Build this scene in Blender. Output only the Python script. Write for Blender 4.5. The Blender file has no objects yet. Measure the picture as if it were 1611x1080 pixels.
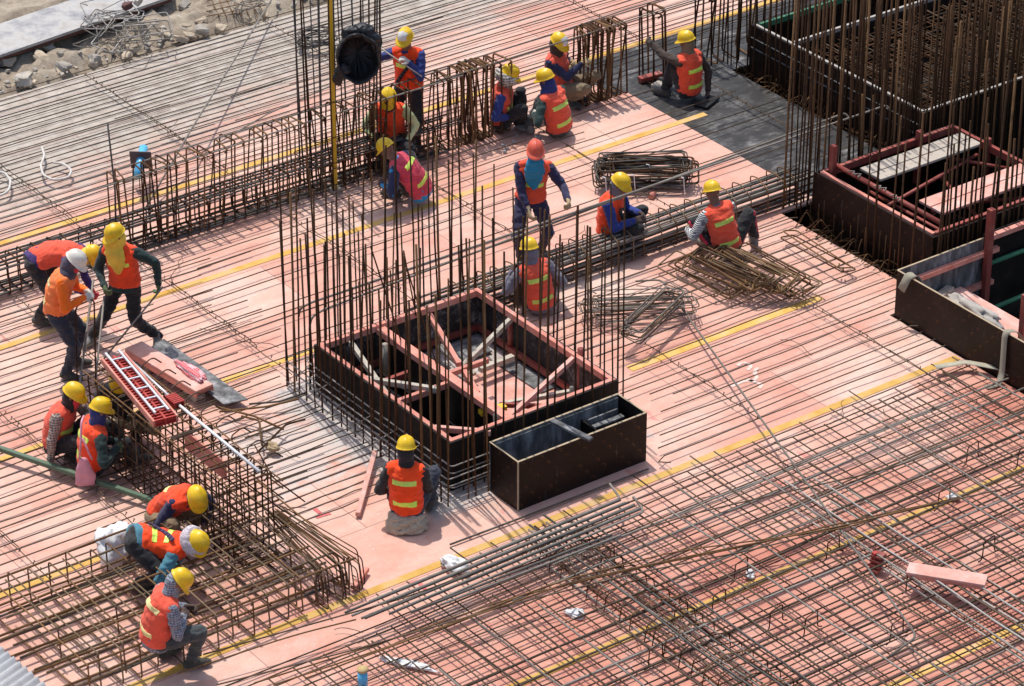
import bpy, bmesh, math, random
from mathutils import Vector, Matrix, Quaternion, noise
V = Vector
R_ = math.radians
SC = bpy.context.scene
COL = SC.collection
rnd = random.Random(7)

# ------------------------------------------------------------------ camera
CAM = V((-17.55659, -25.00396, 19.24637))
PITCH, AZ = R_(29.661586), R_(53.74045)
FH = V((math.cos(AZ), math.sin(AZ), 0))            # horizontal view direction
RT = V((math.sin(AZ), -math.cos(AZ), 0))           # right in the picture
FW = FH * math.cos(PITCH) + V((0, 0, -math.sin(PITCH)))
UP = RT.cross(FW)
FPX = 5338.0
cd = bpy.data.cameras.new("camera")
cd.sensor_width = 36.0
cd.lens = 36.0 * FPX / 1611.0
cd.clip_end = 500
cam = bpy.data.objects.new("camera", cd)
COL.objects.link(cam)
cam.matrix_world = Matrix.Translation(CAM) @ Matrix((RT, UP, -FW)).transposed().to_4x4()
SC.camera = cam

# ------------------------------------------------------------------ world and sun
SUN_EL = R_(69)
SUN_SH = V((-0.12, -1.0, 0)).normalized()          # the way shadows fall on the deck
sd = V((-SUN_SH.x * math.cos(SUN_EL), -SUN_SH.y * math.cos(SUN_EL), math.sin(SUN_EL)))   # towards the sun
w = bpy.data.worlds.new("World"); SC.world = w
w.use_nodes = True
nt = w.node_tree; nt.nodes.clear()
sky = nt.nodes.new("ShaderNodeTexSky"); sky.sky_type = 'NISHITA'
sky.sun_disc = False; sky.sun_elevation = SUN_EL
sky.sun_rotation = math.atan2(sd.x, sd.y); sky.dust_density = 2.5
bgn = nt.nodes.new("ShaderNodeBackground"); bgn.inputs[1].default_value = 0.15
wo = nt.nodes.new("ShaderNodeOutputWorld")
nt.links.new(sky.outputs[0], bgn.inputs[0]); nt.links.new(bgn.outputs[0], wo.inputs[0])
ld = bpy.data.lights.new("sun", 'SUN'); ld.energy = 3.2; ld.angle = R_(0.7); ld.color = (1, 0.955, 0.89)
sun = bpy.data.objects.new("sun", ld); COL.objects.link(sun)
sun.rotation_euler = (-sd).to_track_quat('-Z', 'Y').to_euler()
sun.location = (0, 0, 30)
SC.view_settings.view_transform = 'Standard'
SC.view_settings.look = 'None'
SC.view_settings.exposure = 0.10
SC.view_settings.gamma = 1
SC.view_settings.use_curve_mapping = False

# ------------------------------------------------------------------ helpers: photo point -> place on the site
def ray(px, py):
    return FW * FPX + RT * (px - 805.5) - UP * (py - 540.0)
def at(px, py, z=0.0):
    d = ray(px, py); return CAM + d * ((z - CAM.z) / d.z)
def on_plane(px, py, base, fwd):
    """point of an upright plane that faces the view, fwd metres nearer than base"""
    d = ray(px, py); q = V(base) - FH * fwd
    return CAM + d * ((q - CAM).dot(FH) / d.dot(FH))
def heading(deg):
    a = R_(deg); return FH * math.cos(a) + RT * math.sin(a)   # 0 away, 90 right, 180 to the viewer

# ------------------------------------------------------------------ materials
MATS = {}
def nodes(name):
    m = bpy.data.materials.new(name); m.use_nodes = True
    n = m.node_tree; b = n.nodes["Principled BSDF"]
    MATS[name] = m
    return m, n, b
def add(n, t, **k):
    x = n.nodes.new(t)
    for a, v in k.items(): setattr(x, a, v)
    return x
def ramp(n, fac, stops):
    r = add(n, "ShaderNodeValToRGB")
    e = r.color_ramp.elements
    e[0].position, e[0].color = stops[0][0], (*stops[0][1], 1)
    e[1].position, e[1].color = stops[-1][0], (*stops[-1][1], 1)
    for p_, c in stops[1:-1]:
        q = e.new(p_); q.color = (*c, 1)
    n.links.new(fac, r.inputs[0]); return r.outputs[0]
def noi(n, scale, detail=4, rough=0.55, vec=None, dist=0.0):
    x = add(n, "ShaderNodeTexNoise"); x.inputs["Scale"].default_value = scale
    x.inputs["Detail"].default_value = detail; x.inputs["Roughness"].default_value = rough
    x.inputs["Distortion"].default_value = dist
    if vec is not None: n.links.new(vec, x.inputs["Vector"])
    return x.outputs["Fac"]
def mix(n, fac, a, b, mode='MIX'):
    x = add(n, "ShaderNodeMix", data_type='RGBA', blend_type=mode)
    for sock, v in ((x.inputs[0], fac), (x.inputs[6], a), (x.inputs[7], b)):
        if hasattr(v, "links"): n.links.new(v, sock)
        elif isinstance(v, (int, float)): sock.default_value = v
        else: sock.default_value = (*v, 1)
    return x.outputs[2]
def mth(n, op, a, b=0.0, clamp=False):
    x = add(n, "ShaderNodeMath", operation=op); x.use_clamp = clamp
    for s, v in ((x.inputs[0], a), (x.inputs[1], b)):
        if hasattr(v, "links"): n.links.new(v, s)
        else: s.default_value = v
    return x.outputs[0]
def bump(n, b, h, strength=0.3, dist=0.01):
    x = add(n, "ShaderNodeBump"); x.inputs["Strength"].default_value = strength
    x.inputs["Distance"].default_value = dist
    n.links.new(h, x.inputs["Height"]); n.links.new(x.outputs[0], b.inputs["Normal"])
def objco(n, scale=(1, 1, 1), rot=0.0):
    t = add(n, "ShaderNodeTexCoord"); mp = add(n, "ShaderNodeMapping")
    mp.inputs["Scale"].default_value = scale; mp.inputs["Rotation"].default_value = (0, 0, rot)
    n.links.new(t.outputs["Object"], mp.inputs[0]); return mp.outputs[0]
def geoco(n, scale=(1, 1, 1)):
    t = add(n, "ShaderNodeNewGeometry"); mp = add(n, "ShaderNodeMapping")
    mp.inputs["Scale"].default_value = scale
    n.links.new(t.outputs["Position"], mp.inputs[0]); return mp.outputs[0]

def worn(name, c1, c2, scale=6, rough=0.7, metal=0.0, c3=None, bstr=0.25, stretch=(1, 1, 1), vary=0.25):
    """two or three tone worn surface with a slight change of brightness from thing to thing"""
    if name in MATS: return MATS[name]
    m, n, b = nodes(name)
    co = objco(n, stretch)
    f = noi(n, scale, 6, 0.65, co)
    stops = [(0.32, c1), (0.68, c2)] if c3 is None else [(0.3, c1), (0.52, c2), (0.72, c3)]
    col = ramp(n, f, stops)
    oi = add(n, "ShaderNodeObjectInfo")
    v = mth(n, 'ADD', mth(n, 'MULTIPLY', oi.outputs["Random"], vary * 2), 1 - vary)
    hs = add(n, "ShaderNodeHueSaturation"); n.links.new(v, hs.inputs["Value"]); n.links.new(col, hs.inputs["Color"])
    n.links.new(hs.outputs[0], b.inputs["Base Color"])
    b.inputs["Roughness"].default_value = rough; b.inputs["Metallic"].default_value = metal
    if 'rebar' in name or 'plywood' in name: b.inputs['Specular IOR Level'].default_value = 0.22
    f2 = noi(n, scale * 5, 3, 0.6, co)
    bump(n, b, f2, bstr, 0.004)
    return m
def plain(name, c, rough=0.5, metal=0.0, vary=0.0, spec=None):
    if name in MATS: return MATS[name]
    return worn(name, tuple(x * 0.86 for x in c), tuple(min(1, x * 1.1) for x in c), 9, rough, metal, None, 0.12, (1, 1, 1), vary)

M_BAR = worn("floor rebar steel", (0.068, 0.045, 0.029), (0.115, 0.082, 0.056), 5, 0.8, 0.0, (0.045, 0.029, 0.02), vary=0.4)
M_RUST = worn("rusty rebar", (0.042, 0.021, 0.011), (0.082, 0.040, 0.018), 4, 0.9, 0.0, (0.028, 0.017, 0.011), vary=0.4)
M_TAN = worn("tan dusty rebar", (0.135, 0.088, 0.05), (0.2, 0.138, 0.083), 5, 0.85, 0.0, (0.08, 0.048, 0.027), vary=0.3)
M_RUST2 = worn("orange rust rebar", (0.13, 0.066, 0.027), (0.195, 0.108, 0.048), 5, 0.85, 0.0, (0.078, 0.043, 0.022), vary=0.3)
M_GREYBAR = worn("grey rebar", (0.165, 0.145, 0.12), (0.255, 0.23, 0.2), 4, 0.65, 0.2, (0.115, 0.085, 0.062), vary=0.25)
M_HEAVY = worn("dark ribbed rebar", (0.055, 0.052, 0.05), (0.11, 0.102, 0.092), 5, 0.6, 0.3, (0.075, 0.05, 0.036), vary=0.2)
M_CEM = worn("cement splashed rebar", (0.34, 0.32, 0.30), (0.26, 0.22, 0.19), 9, 0.8, 0.0, (0.5, 0.48, 0.46), vary=0.2)
M_PALE = worn("pale dusty rebar", (0.36, 0.33, 0.29), (0.5, 0.47, 0.43), 4, 0.8, 0.0, vary=0.1)
M_WIRE = plain("tie wire", (0.045, 0.035, 0.03), 0.7, 0.3)
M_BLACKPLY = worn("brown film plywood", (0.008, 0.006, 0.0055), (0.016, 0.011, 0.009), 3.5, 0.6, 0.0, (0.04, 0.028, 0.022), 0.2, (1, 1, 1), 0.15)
M_GREYPLY = worn("cement stained plywood", (0.035, 0.035, 0.037), (0.17, 0.17, 0.172), 8, 0.8, 0.0, (0.42, 0.42, 0.42), 0.3, (1, 1, 0.3), 0.15)
M_PLYEDGE = plain("raw plywood edge", (0.46, 0.36, 0.24), 0.85)
M_REDWOOD = worn("salmon painted lumber", (0.55, 0.17, 0.12), (0.68, 0.27, 0.2), 7, 0.75, 0.0, (0.62, 0.36, 0.29), vary=0.12)
M_REDSTEEL = worn("red oxide steel", (0.34, 0.055, 0.04), (0.26, 0.06, 0.045), 6, 0.6, 0.1, (0.42, 0.14, 0.1), vary=0.15)
M_RED = worn("bright red paint", (0.48, 0.045, 0.03), (0.38, 0.035, 0.025), 8, 0.55, vary=0.05)
M_PINKPLANK = worn("pink dusty plank", (0.62, 0.28, 0.21), (0.7, 0.38, 0.31), 5, 0.8, 0.0, (0.76, 0.54, 0.48), vary=0.06)
M_PALEWOOD = worn("grey weathered timber", (0.33, 0.28, 0.21), (0.5, 0.45, 0.37), 7, 0.85, 0.0, (0.24, 0.2, 0.16), 0.3, (1, 1, 1), 0.15)
M_CREAMPLANK = worn("cream scaffold board", (0.40, 0.345, 0.28), (0.48, 0.42, 0.35), 14, 0.85, 0.0, (0.30, 0.22, 0.17), vary=0.06)
M_WHITELUM = worn("whitish timber cap", (0.32, 0.28, 0.24), (0.52, 0.48, 0.43), 8, 0.8, vary=0.1)
M_YELLOW = worn("yellow painted strip", (0.60, 0.31, 0.04), (0.68, 0.42, 0.11), 3.5, 0.8, 0.0, (0.66, 0.45, 0.27), vary=0.1)
M_YPOLE = worn("yellow plastic pole", (0.72, 0.43, 0.02), (0.8, 0.52, 0.04), 5, 0.4, vary=0.02)
M_BLUE = plain("sky blue pvc", (0.12, 0.5, 0.78), 0.35)
M_CORK = plain("tan plug", (0.55, 0.4, 0.18), 0.85)
M_DARKPLATE = plain("dark grey board", (0.075, 0.06, 0.07), 0.6)
M_BLACKRUB = plain("black plastic sheet", (0.008, 0.008, 0.01), 0.5)
M_WHITE = worn("white plastic", (0.68, 0.68, 0.67), (0.8, 0.8, 0.79), 12, 0.5, vary=0.03)
M_ALU = plain("aluminium", (0.72, 0.72, 0.72), 0.35, 0.3)
M_GREEN = worn("green painted tube", (0.055, 0.1, 0.065), (0.09, 0.14, 0.09), 7, 0.55, 0.2, (0.05, 0.06, 0.045))
M_GREENCAP = plain("green edge paint", (0.05, 0.2, 0.1), 0.6)
M_WEB = worn("khaki webbing", (0.33, 0.3, 0.22), (0.42, 0.39, 0.3), 14, 0.9)
M_PINKBAG = plain("pink thin plastic", (0.7, 0.3, 0.36), 0.4)
M_ROPE = plain("off white hose", (0.62, 0.58, 0.52), 0.6)
M_CONC = worn("concrete lump", (0.27, 0.24, 0.2), (0.42, 0.38, 0.32), 6, 0.9, 0.0, (0.34, 0.28, 0.2), 0.6, vary=0.25)
M_BLOCK = plain("grey spacer block", (0.42, 0.41, 0.4), 0.9)
M_SLABPLATE = worn("pale scuffed steel plate", (0.19, 0.19, 0.205), (0.40, 0.385, 0.365), 3.0, 0.9, 0.0, (0.29, 0.26, 0.23), 0.3)
M_SHEET = worn("pale corrugated metal", (0.55, 0.57, 0.59), (0.66, 0.67, 0.68), 3, 0.7, 0.0, (0.5, 0.5, 0.49))
M_BROWNSTEEL = plain("brown steel edge", (0.12, 0.05, 0.04), 0.7, 0.2)

# pink film faced deck
def deck_material():
    m, n, b = nodes("pink deck plywood")
    co = objco(n)
    br = add(n, "ShaderNodeTexBrick"); n.links.new(objco(n, (1, 1, 1)), br.inputs["Vector"])
    br.inputs["Scale"].default_value = 1.0
    br.inputs["Brick Width"].default_value = 2.2; br.inputs["Row Height"].default_value = 1.1
    br.inputs["Mortar Size"].default_value = 0.0055; br.inputs["Mortar Smooth"].default_value = 0.0
    br.inputs["Color1"].default_value = (0.2, 0.2, 0.2, 1); br.inputs["Color2"].default_value = (0.8, 0.8, 0.8, 1)
    br.inputs["Mortar"].default_value = (0, 0, 0, 1)
    big = noi(n, 0.55, 5, 0.6, co)
    mid = noi(n, 2.6, 6, 0.65, objco(n, (0.6, 1.3, 1)))
    fine = noi(n, 14, 5, 0.7, co)
    t = mth(n, 'ADD', mth(n, 'MULTIPLY', big, 0.75), mth(n, 'MULTIPLY', mid, 0.45))
    sep = add(n, "ShaderNodeSeparateColor"); n.links.new(br.outputs["Color"], sep.inputs[0])
    t = mth(n, 'ADD', t, mth(n, 'MULTIPLY', mth(n, 'SUBTRACT', sep.outputs[0], 0.2), 0.24))
    # the boards at the front are redder, those in the middle paler: worn film
    sx = add(n, "ShaderNodeSeparateXYZ"); n.links.new(co, sx.inputs[0])
    fr = mth(n, 'MULTIPLY', mth(n, 'SUBTRACT', -0.9, sx.outputs[1]), 0.5, True)
    t = mth(n, 'SUBTRACT', t, mth(n, 'MULTIPLY', fr, 0.22))
    t = mth(n, 'ADD', t, mth(n, 'MULTIPLY', mth(n, 'SUBTRACT', fine, 0.5), 0.22))
    col = ramp(n, t, [(0.32, (0.51, 0.165, 0.11)), (0.48, (0.60, 0.265, 0.19)), (0.68, (0.675, 0.385, 0.295)), (0.9, (0.75, 0.55, 0.45))])
    # concrete dust blotches and smears
    du = noi(n, 1.1, 8, 0.72, objco(n, (0.8, 1.4, 1)), 0.6)
    dm = mth(n, 'MULTIPLY', mth(n, 'SUBTRACT', du, 0.56), 6, True)
    col = mix(n, mth(n, 'MULTIPLY', dm, 0.55), col, (0.60, 0.53, 0.46))
    # red chalk smears
    rs = noi(n, 1.9, 3, 0.5, objco(n, (2.6, 0.8, 1), 0.5))
    rm = mth(n, 'MULTIPLY', mth(n, 'SUBTRACT', rs, 0.685), 14, True)
    col = mix(n, mth(n, 'MULTIPLY', rm, 0.5), col, (0.6, 0.085, 0.08))
    gs = noi(n, 3.1, 9, 0.78, objco(n, (0.5, 1.8, 1)), 0.8)
    col = mix(n, mth(n, 'MULTIPLY', mth(n, 'MULTIPLY', mth(n, 'SUBTRACT', gs, 0.57), 7, True), 0.38), col, (0.33, 0.2, 0.16))
    # thick grey slurry towards the excavation
    gy = mth(n, 'ADD', mth(n, 'MULTIPLY', mth(n, 'SUBTRACT', sx.outputs[1], 8.45), 0.75), mth(n, 'MULTIPLY', mth(n, 'SUBTRACT', mid, 0.5), 1.9))
    gy = mth(n, 'SUBTRACT', gy, mth(n, 'MULTIPLY', mth(n, 'SUBTRACT', sx.outputs[0], 3.5), 0.12))
    gm = mth(n, 'ADD', gy, 0.0, True)
    gcol = ramp(n, noi(n, 5, 7, 0.7, co), [(0.3, (0.26, 0.22, 0.175)), (0.5, (0.42, 0.37, 0.31)), (0.72, (0.56, 0.52, 0.46))])
    col = mix(n, mth(n, 'MULTIPLY', gm, 0.95), col, gcol)
    # cement spill round the core form
    dx = mth(n, 'SUBTRACT', mth(n, 'ABSOLUTE', mth(n, 'SUBTRACT', sx.outputs[0], 1.0)), 1.35)
    dy = mth(n, 'SUBTRACT', mth(n, 'ABSOLUTE', mth(n, 'SUBTRACT', sx.outputs[1], 1.35)), 1.55)
    dd = mth(n, 'ADD', mth(n, 'MAXIMUM', dx, dy), mth(n, 'MULTIPLY', mth(n, 'SUBTRACT', noi(n, 4.5, 6, 0.7, co), 0.5), 0.55))
    sm = mth(n, 'SUBTRACT', 1.0, mth(n, 'MULTIPLY', mth(n, 'SUBTRACT', dd, 0.0), 6.0), True)
    scol = ramp(n, noi(n, 7, 9, 0.72, co, 0.8), [(0.35, (0.3, 0.28, 0.27)), (0.52, (0.5, 0.48, 0.46)), (0.7, (0.64, 0.61, 0.59))])
    col = mix(n, mth(n, 'MULTIPLY', sm, 0.85), col, scol)
    ex = mth(n, 'SUBTRACT', mth(n, 'ABSOLUTE', mth(n, 'ADD', sx.outputs[0], 0.85)), 0.75)
    ey = mth(n, 'SUBTRACT', mth(n, 'ABSOLUTE', mth(n, 'SUBTRACT', sx.outputs[1], 1.75)), 0.95)
    ed = mth(n, 'ADD', mth(n, 'MAXIMUM', ex, ey), mth(n, 'MULTIPLY', mth(n, 'SUBTRACT', noi(n, 2.6, 7, 0.7, co, 0.5), 0.44), 2.6))
    em = mth(n, 'SUBTRACT', 0.25, mth(n, 'MULTIPLY', ed, 3.0), True)
    col = mix(n, mth(n, 'MULTIPLY', em, 0.7), col, (0.6, 0.56, 0.51))
    # drips and specks
    sp = noi(n, 38, 2, 0.5, co)
    col = mix(n, mth(n, 'MULTIPLY', mth(n, 'MULTIPLY', mth(n, 'SUBTRACT', sp, 0.69), 22, True), 0.6), col, (0.3, 0.2, 0.17))
    col = mix(n, mth(n, 'MULTIPLY', mth(n, 'SUBTRACT', 0.305, sp), 22, True), col, (0.78, 0.74, 0.7))
    seam = mth(n, 'MULTIPLY', br.outputs["Fac"], 0.8)
    col = mix(n, seam, col, (0.3, 0.15, 0.12))
    n.links.new(col, b.inputs["Base Color"])
    n.links.new(ramp(n, fine, [(0.3, (0.5,) * 3), (0.7, (0.78,) * 3)]), b.inputs["Roughness"])
    bump(n, b, mth(n, 'ADD', fine, mth(n, 'MULTIPLY', br.outputs["Fac"], -1.0)), 0.25, 0.004)
    return m
M_DECK = deck_material()
def blackdeck_material():
    m, n, b = nodes("black deck plywood")
    co = objco(n)
    f = noi(n, 2.2, 8, 0.72, co, 0.4)
    f2 = noi(n, 9, 6, 0.7, objco(n, (0.5, 1.5, 1)))
    t = mth(n, 'ADD', mth(n, 'MULTIPLY', f, 0.6), mth(n, 'MULTIPLY', f2, 0.4))
    col = ramp(n, t, [(0.42, (0.010, 0.009, 0.009)), (0.5, (0.028, 0.026, 0.025)), (0.56, (0.085, 0.08, 0.078)), (0.66, (0.30, 0.29, 0.28))])
    n.links.new(col, b.inputs["Base Color"]); b.inputs["Roughness"].default_value = 0.55
    bump(n, b, f2, 0.2, 0.004)
    return m
M_BLACKDECK = blackdeck_material()
def dirt_material():
    m, n, b = nodes("dusty sandy soil")
    co = objco(n)
    f = noi(n, 1.4, 9, 0.7, co, 0.3); g_ = noi(n, 9, 8, 0.75, co)
    t = mth(n, 'ADD', mth(n, 'MULTIPLY', f, 0.55), mth(n, 'MULTIPLY', g_, 0.45))
    col = ramp(n, t, [(0.36, (0.15, 0.115, 0.085)), (0.47, (0.29, 0.235, 0.175)), (0.57, (0.41, 0.345, 0.26)), (0.7, (0.52, 0.46, 0.38))])
    n.links.new(col, b.inputs["Base Color"]); b.inputs["Roughness"].default_value = 0.95
    bump(n, b, mth(n, 'ADD', g_, noi(n, 40, 5, 0.7, co)), 0.7, 0.02)
    return m
M_DIRT = dirt_material()
def formply_material():
    """film plywood with rows of faint rust-coloured printed marks"""
    m, n, b = nodes("marked brown film plywood")
    co = objco(n)
    base = ramp(n, noi(n, 3, 7, 0.7, co), [(0.35, (0.011, 0.0055, 0.004)), (0.6, (0.022, 0.011, 0.0075)), (0.78, (0.045, 0.026, 0.018))])
    sx = add(n, "ShaderNodeSeparateXYZ"); n.links.new(co, sx.inputs[0])
    u = mth(n, 'ADD', sx.outputs[0], sx.outputs[1]); v = mth(n, 'DIVIDE', mth(n, 'ADD', sx.outputs[2], 1.0), 0.10)
    row = mth(n, 'FLOOR', v)
    u = mth(n, 'ADD', mth(n, 'DIVIDE', u, 0.24), mth(n, 'MULTIPLY', row, 0.37))
    fu = mth(n, 'MULTIPLY', mth(n, 'SUBTRACT', mth(n, 'FRACT', mth(n, 'ADD', u, 50.0)), 0.5), 0.24)
    fv = mth(n, 'MULTIPLY', mth(n, 'SUBTRACT', mth(n, 'FRACT', v), 0.5), 0.10)
    d = mth(n, 'SQRT', mth(n, 'ADD', mth(n, 'MULTIPLY', fu, fu), mth(n, 'MULTIPLY', mth(n, 'MULTIPLY', fv, fv), 1.2)))
    k = mth(n, 'SUBTRACT', 1.0, mth(n, 'MULTIPLY', mth(n, 'ABSOLUTE', mth(n, 'SUBTRACT', d, 0.026)), 110), True)
    k = mth(n, 'MULTIPLY', k, mth(n, 'MULTIPLY', mth(n, 'ADD', mth(n, 'ADD', fu, fv), 0.012), 60, True))
    k = mth(n, 'MULTIPLY', k, mth(n, 'MULTIPLY', mth(n, 'SUBTRACT', noi(n, 4, 4, 0.6, co), 0.36), 4, True))
    col = mix(n, mth(n, 'MULTIPLY', k, 0.75), base, (0.17, 0.066, 0.018))
    st = noi(n, 5, 6, 0.75, objco(n, (3.5, 3.5, 0.35)))
    col = mix(n, mth(n, 'MULTIPLY', mth(n, 'MULTIPLY', mth(n, 'SUBTRACT', st, 0.62), 8, True), 0.45), col, (0.3, 0.28, 0.26))
    n.links.new(col, b.inputs["Base Color"]); b.inputs["Roughness"].default_value = 0.5; b.inputs["Specular IOR Level"].default_value = 0.2
    return m
M_FORMPLY = formply_material()

def splat_material():
    m, n, b = nodes("cement splattered form lining")
    co = objco(n)
    v = mth(n, 'ADD', mth(n, 'MULTIPLY', noi(n, 3, 5, 0.6, co), 0.5), mth(n, 'MULTIPLY', noi(n, 17, 7, 0.75, co, 0.6), 0.5))
    col = ramp(n, v, [(0.44, (0.011, 0.009, 0.009)), (0.52, (0.03, 0.026, 0.026)), (0.58, (0.14, 0.135, 0.13)), (0.66, (0.4, 0.39, 0.38))])
    n.links.new(col, b.inputs["Base Color"]); b.inputs["Roughness"].default_value = 0.8
    return m
M_SPLAT = splat_material()
def cloth(name, c, rough=0.85, s=1.0):
    if name in MATS: return MATS[name]
    m, n, b = nodes(name)
    co = objco(n)
    f = noi(n, 7, 5, 0.65, co)
    col = ramp(n, f, [(0.3, tuple(x * 0.8 for x in c)), (0.55, c), (0.75, tuple(min(0.95, x * 1.12 + 0.01) for x in c))])
    dz = noi(n, 4.0, 7, 0.7, co, 0.5)
    col = mix(n, mth(n, 'MULTIPLY', mth(n, 'MULTIPLY', mth(n, 'SUBTRACT', dz, 0.52), 5, True), 0.10), col, (0.36, 0.3, 0.23))
    oi = add(n, "ShaderNodeObjectInfo"); hs = add(n, "ShaderNodeHueSaturation")
    n.links.new(mth(n, 'ADD', mth(n, 'MULTIPLY', oi.outputs["Random"], 0.22), 0.95), hs.inputs["Value"])
    n.links.new(mth(n, 'ADD', mth(n, 'MULTIPLY', oi.outputs["Random"], 0.08), 0.96), hs.inputs["Saturation"])
    n.links.new(col, hs.inputs["Color"]); col = hs.outputs[0]
    n.links.new(col, b.inputs["Base Color"]); b.inputs["Roughness"].default_value = rough
    b.inputs["Sheen Weight"].default_value = 0.15
    bump(n, b, noi(n, 60, 3, 0.6, co), 0.25, 0.004)
    return m
def check(name, c1, c2, scale, stripes=False, dirv=(0, 0, 1)):
    if name in MATS: return MATS[name]
    m, n, b = nodes(name)
    def wave(ax):
        t = add(n, "ShaderNodeTexWave", wave_type='BANDS', bands_direction=ax)
        t.inputs["Scale"].default_value = scale; t.inputs["Distortion"].default_value = 0.6
        n.links.new(objco(n), t.inputs["Vector"]); return ramp(n, t.outputs["Fac"], [(0.4, c1), (0.6, c2)])
    if stripes: col = wave(stripes)
    else: col = mix(n, 0.5, mix(n, 0.5, wave('X'), wave('Y')), wave('Z'))
    n.links.new(col, b.inputs["Base Color"]); b.inputs["Roughness"].default_value = 0.9
    return m
def hat_mat(name, c):
    if name in MATS: return MATS[name]
    m, n, b = nodes(name)
    f = noi(n, 12, 6, 0.7, objco(n))
    col = ramp(n, f, [(0.3, tuple(x * 0.72 for x in c)), (0.5, c), (0.8, tuple(min(0.9, x * 1.05) for x in c))])
    sc_ = noi(n, 26, 8, 0.8, objco(n, (1, .4, 1)), 0.6)
    col = mix(n, mth(n, 'MULTIPLY', mth(n, 'MULTIPLY', mth(n, 'SUBTRACT', sc_, 0.56), 8, True), 0.4), col, (0.4, 0.31, 0.17))
    n.links.new(col, b.inputs["Base Color"]); b.inputs["Roughness"].default_value = 0.38
    return m
H_YEL = hat_mat("yellow hard hat shell", (0.86, 0.55, 0.012))
H_WHITE = hat_mat("white hard hat shell", (0.78, 0.74, 0.64))
H_RED = hat_mat("red hard hat shell", (0.72, 0.11, 0.06))
C_VEST = cloth("orange red safety vest", (0.86, 0.085, 0.03))
C_VESTP = cloth("crimson safety vest", (0.62, 0.045, 0.085))
C_VESTO = cloth("orange safety vest", (0.88, 0.2, 0.04))
C_STRIPE = cloth("lime reflective tape", (0.66, 0.88, 0.12), 0.35)
C_STRIPEP = cloth("cream reflective tape", (0.82, 0.74, 0.3), 0.4)
C_ROYAL = cloth("royal blue cloth", (0.016, 0.035, 0.2))
C_NAVY = cloth("navy cloth", (0.012, 0.018, 0.07))
C_PURP = cloth("purple cloth", (0.045, 0.016, 0.14))
C_DPURP = cloth("dark violet navy cloth", (0.025, 0.022, 0.07))
C_BLACK = cloth("black trousers cloth", (0.012, 0.012, 0.014))
C_DKBROWN = cloth("dark brown cloth", (0.045, 0.028, 0.02))
C_DKGREEN = cloth("dark green cloth", (0.008, 0.03, 0.028))
C_KHAKI = cloth("khaki cloth", (0.21, 0.15, 0.085))
C_JEANS = cloth("dark denim", (0.022, 0.03, 0.05))
C_JEANSG = cloth("faded grey denim", (0.06, 0.07, 0.07))
C_GREY = cloth("lavender grey cloth", (0.17, 0.16, 0.2))
C_TEAL = cloth("teal cloth", (0.06, 0.2, 0.26))
C_SKY = cloth("bright blue cloth", (0.01, 0.27, 0.55))
C_PALEG = cloth("pale lime cloth", (0.5, 0.56, 0.28))
C_ORANGE = cloth("orange shirt cloth", (0.85, 0.16, 0.02))
C_CYAN = cloth("cyan scarf cloth", (0.012, 0.23, 0.4))
C_YELC = cloth("yellow scarf cloth", (0.78, 0.55, 0.07))
C_FLORAL = check("floral grey cloth", (0.1, 0.09, 0.08), (0.7, 0.66, 0.6), 9)
C_REDC = cloth("red mask cloth", (0.55, 0.03, 0.05))
C_GREYS = cloth("grey violet scarf cloth", (0.06, 0.05, 0.08))
C_BLUEH = cloth("dark blue hood cloth", (0.015, 0.028, 0.14))
C_LACE = check("white dotted cloth", (0.75, 0.68, 0.68), (0.4, 0.33, 0.38), 22)
C_PLAID = check("brown plaid cloth", (0.09, 0.05, 0.04), (0.5, 0.42, 0.36), 11)
C_PLAIDB = check("blue grey plaid cloth", (0.07, 0.09, 0.13), (0.36, 0.39, 0.43), 13)
C_STRIPES = check("black white striped cloth", (0.02, 0.02, 0.025), (0.72, 0.72, 0.7), 16, 'Z')
C_GLOVE = cloth("tan work glove cloth", (0.42, 0.31, 0.17))
C_GLOVEW = cloth("white work glove cloth", (0.55, 0.52, 0.46))
C_GLOVEB = cloth("brown work glove cloth", (0.07, 0.04, 0.03))
C_GLOVEG = cloth("green work glove cloth", (0.08, 0.12, 0.05))
C_BOOT = cloth("dusty dark boot", (0.06, 0.055, 0.045))
C_BOOTG = cloth("dusty grey boot", (0.2, 0.19, 0.17))
C_STRAP = cloth("purple strap cloth", (0.05, 0.02, 0.07))
C_SKIN = cloth("brown skin", (0.2, 0.095, 0.055), 0.55)
M_EYE = plain("dark eye", (0.01, 0.008, 0.008), 0.25)
C_SACK = cloth("beige woven sack", (0.5, 0.42, 0.3))

# ------------------------------------------------------------------ mesh builder
def basis(d, hint=None):
    d = d.normalized()
    h = V(hint) if hint is not None else (V((0, 0, 1)) if abs(d.z) < 0.9 else V((1, 0, 0)))
    x = h - d * h.dot(d)
    if x.length < 1e-6:
        h = V((0.31, 0.87, 0.11)); x = h - d * h.dot(d)
    x.normalize()
    return x, d.cross(x)
def fillet(pts, r, closed=False, n=4):
    pts = [V(p) for p in pts]; out = []
    N = len(pts)
    for i in range(N):
        if not closed and i in (0, N - 1): out.append(pts[i]); continue
        a, b, c = pts[i - 1], pts[i], pts[(i + 1) % N]
        u, v = (a - b), (c - b)
        k = min(r, u.length * 0.48, v.length * 0.48)
        p0, p1 = b + u.normalized() * k, b + v.normalized() * k
        for j in range(n + 1):
            t = j / n
            out.append(p0 * (1 - t) ** 2 + b * 2 * t * (1 - t) + p1 * t * t)
    return out
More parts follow.
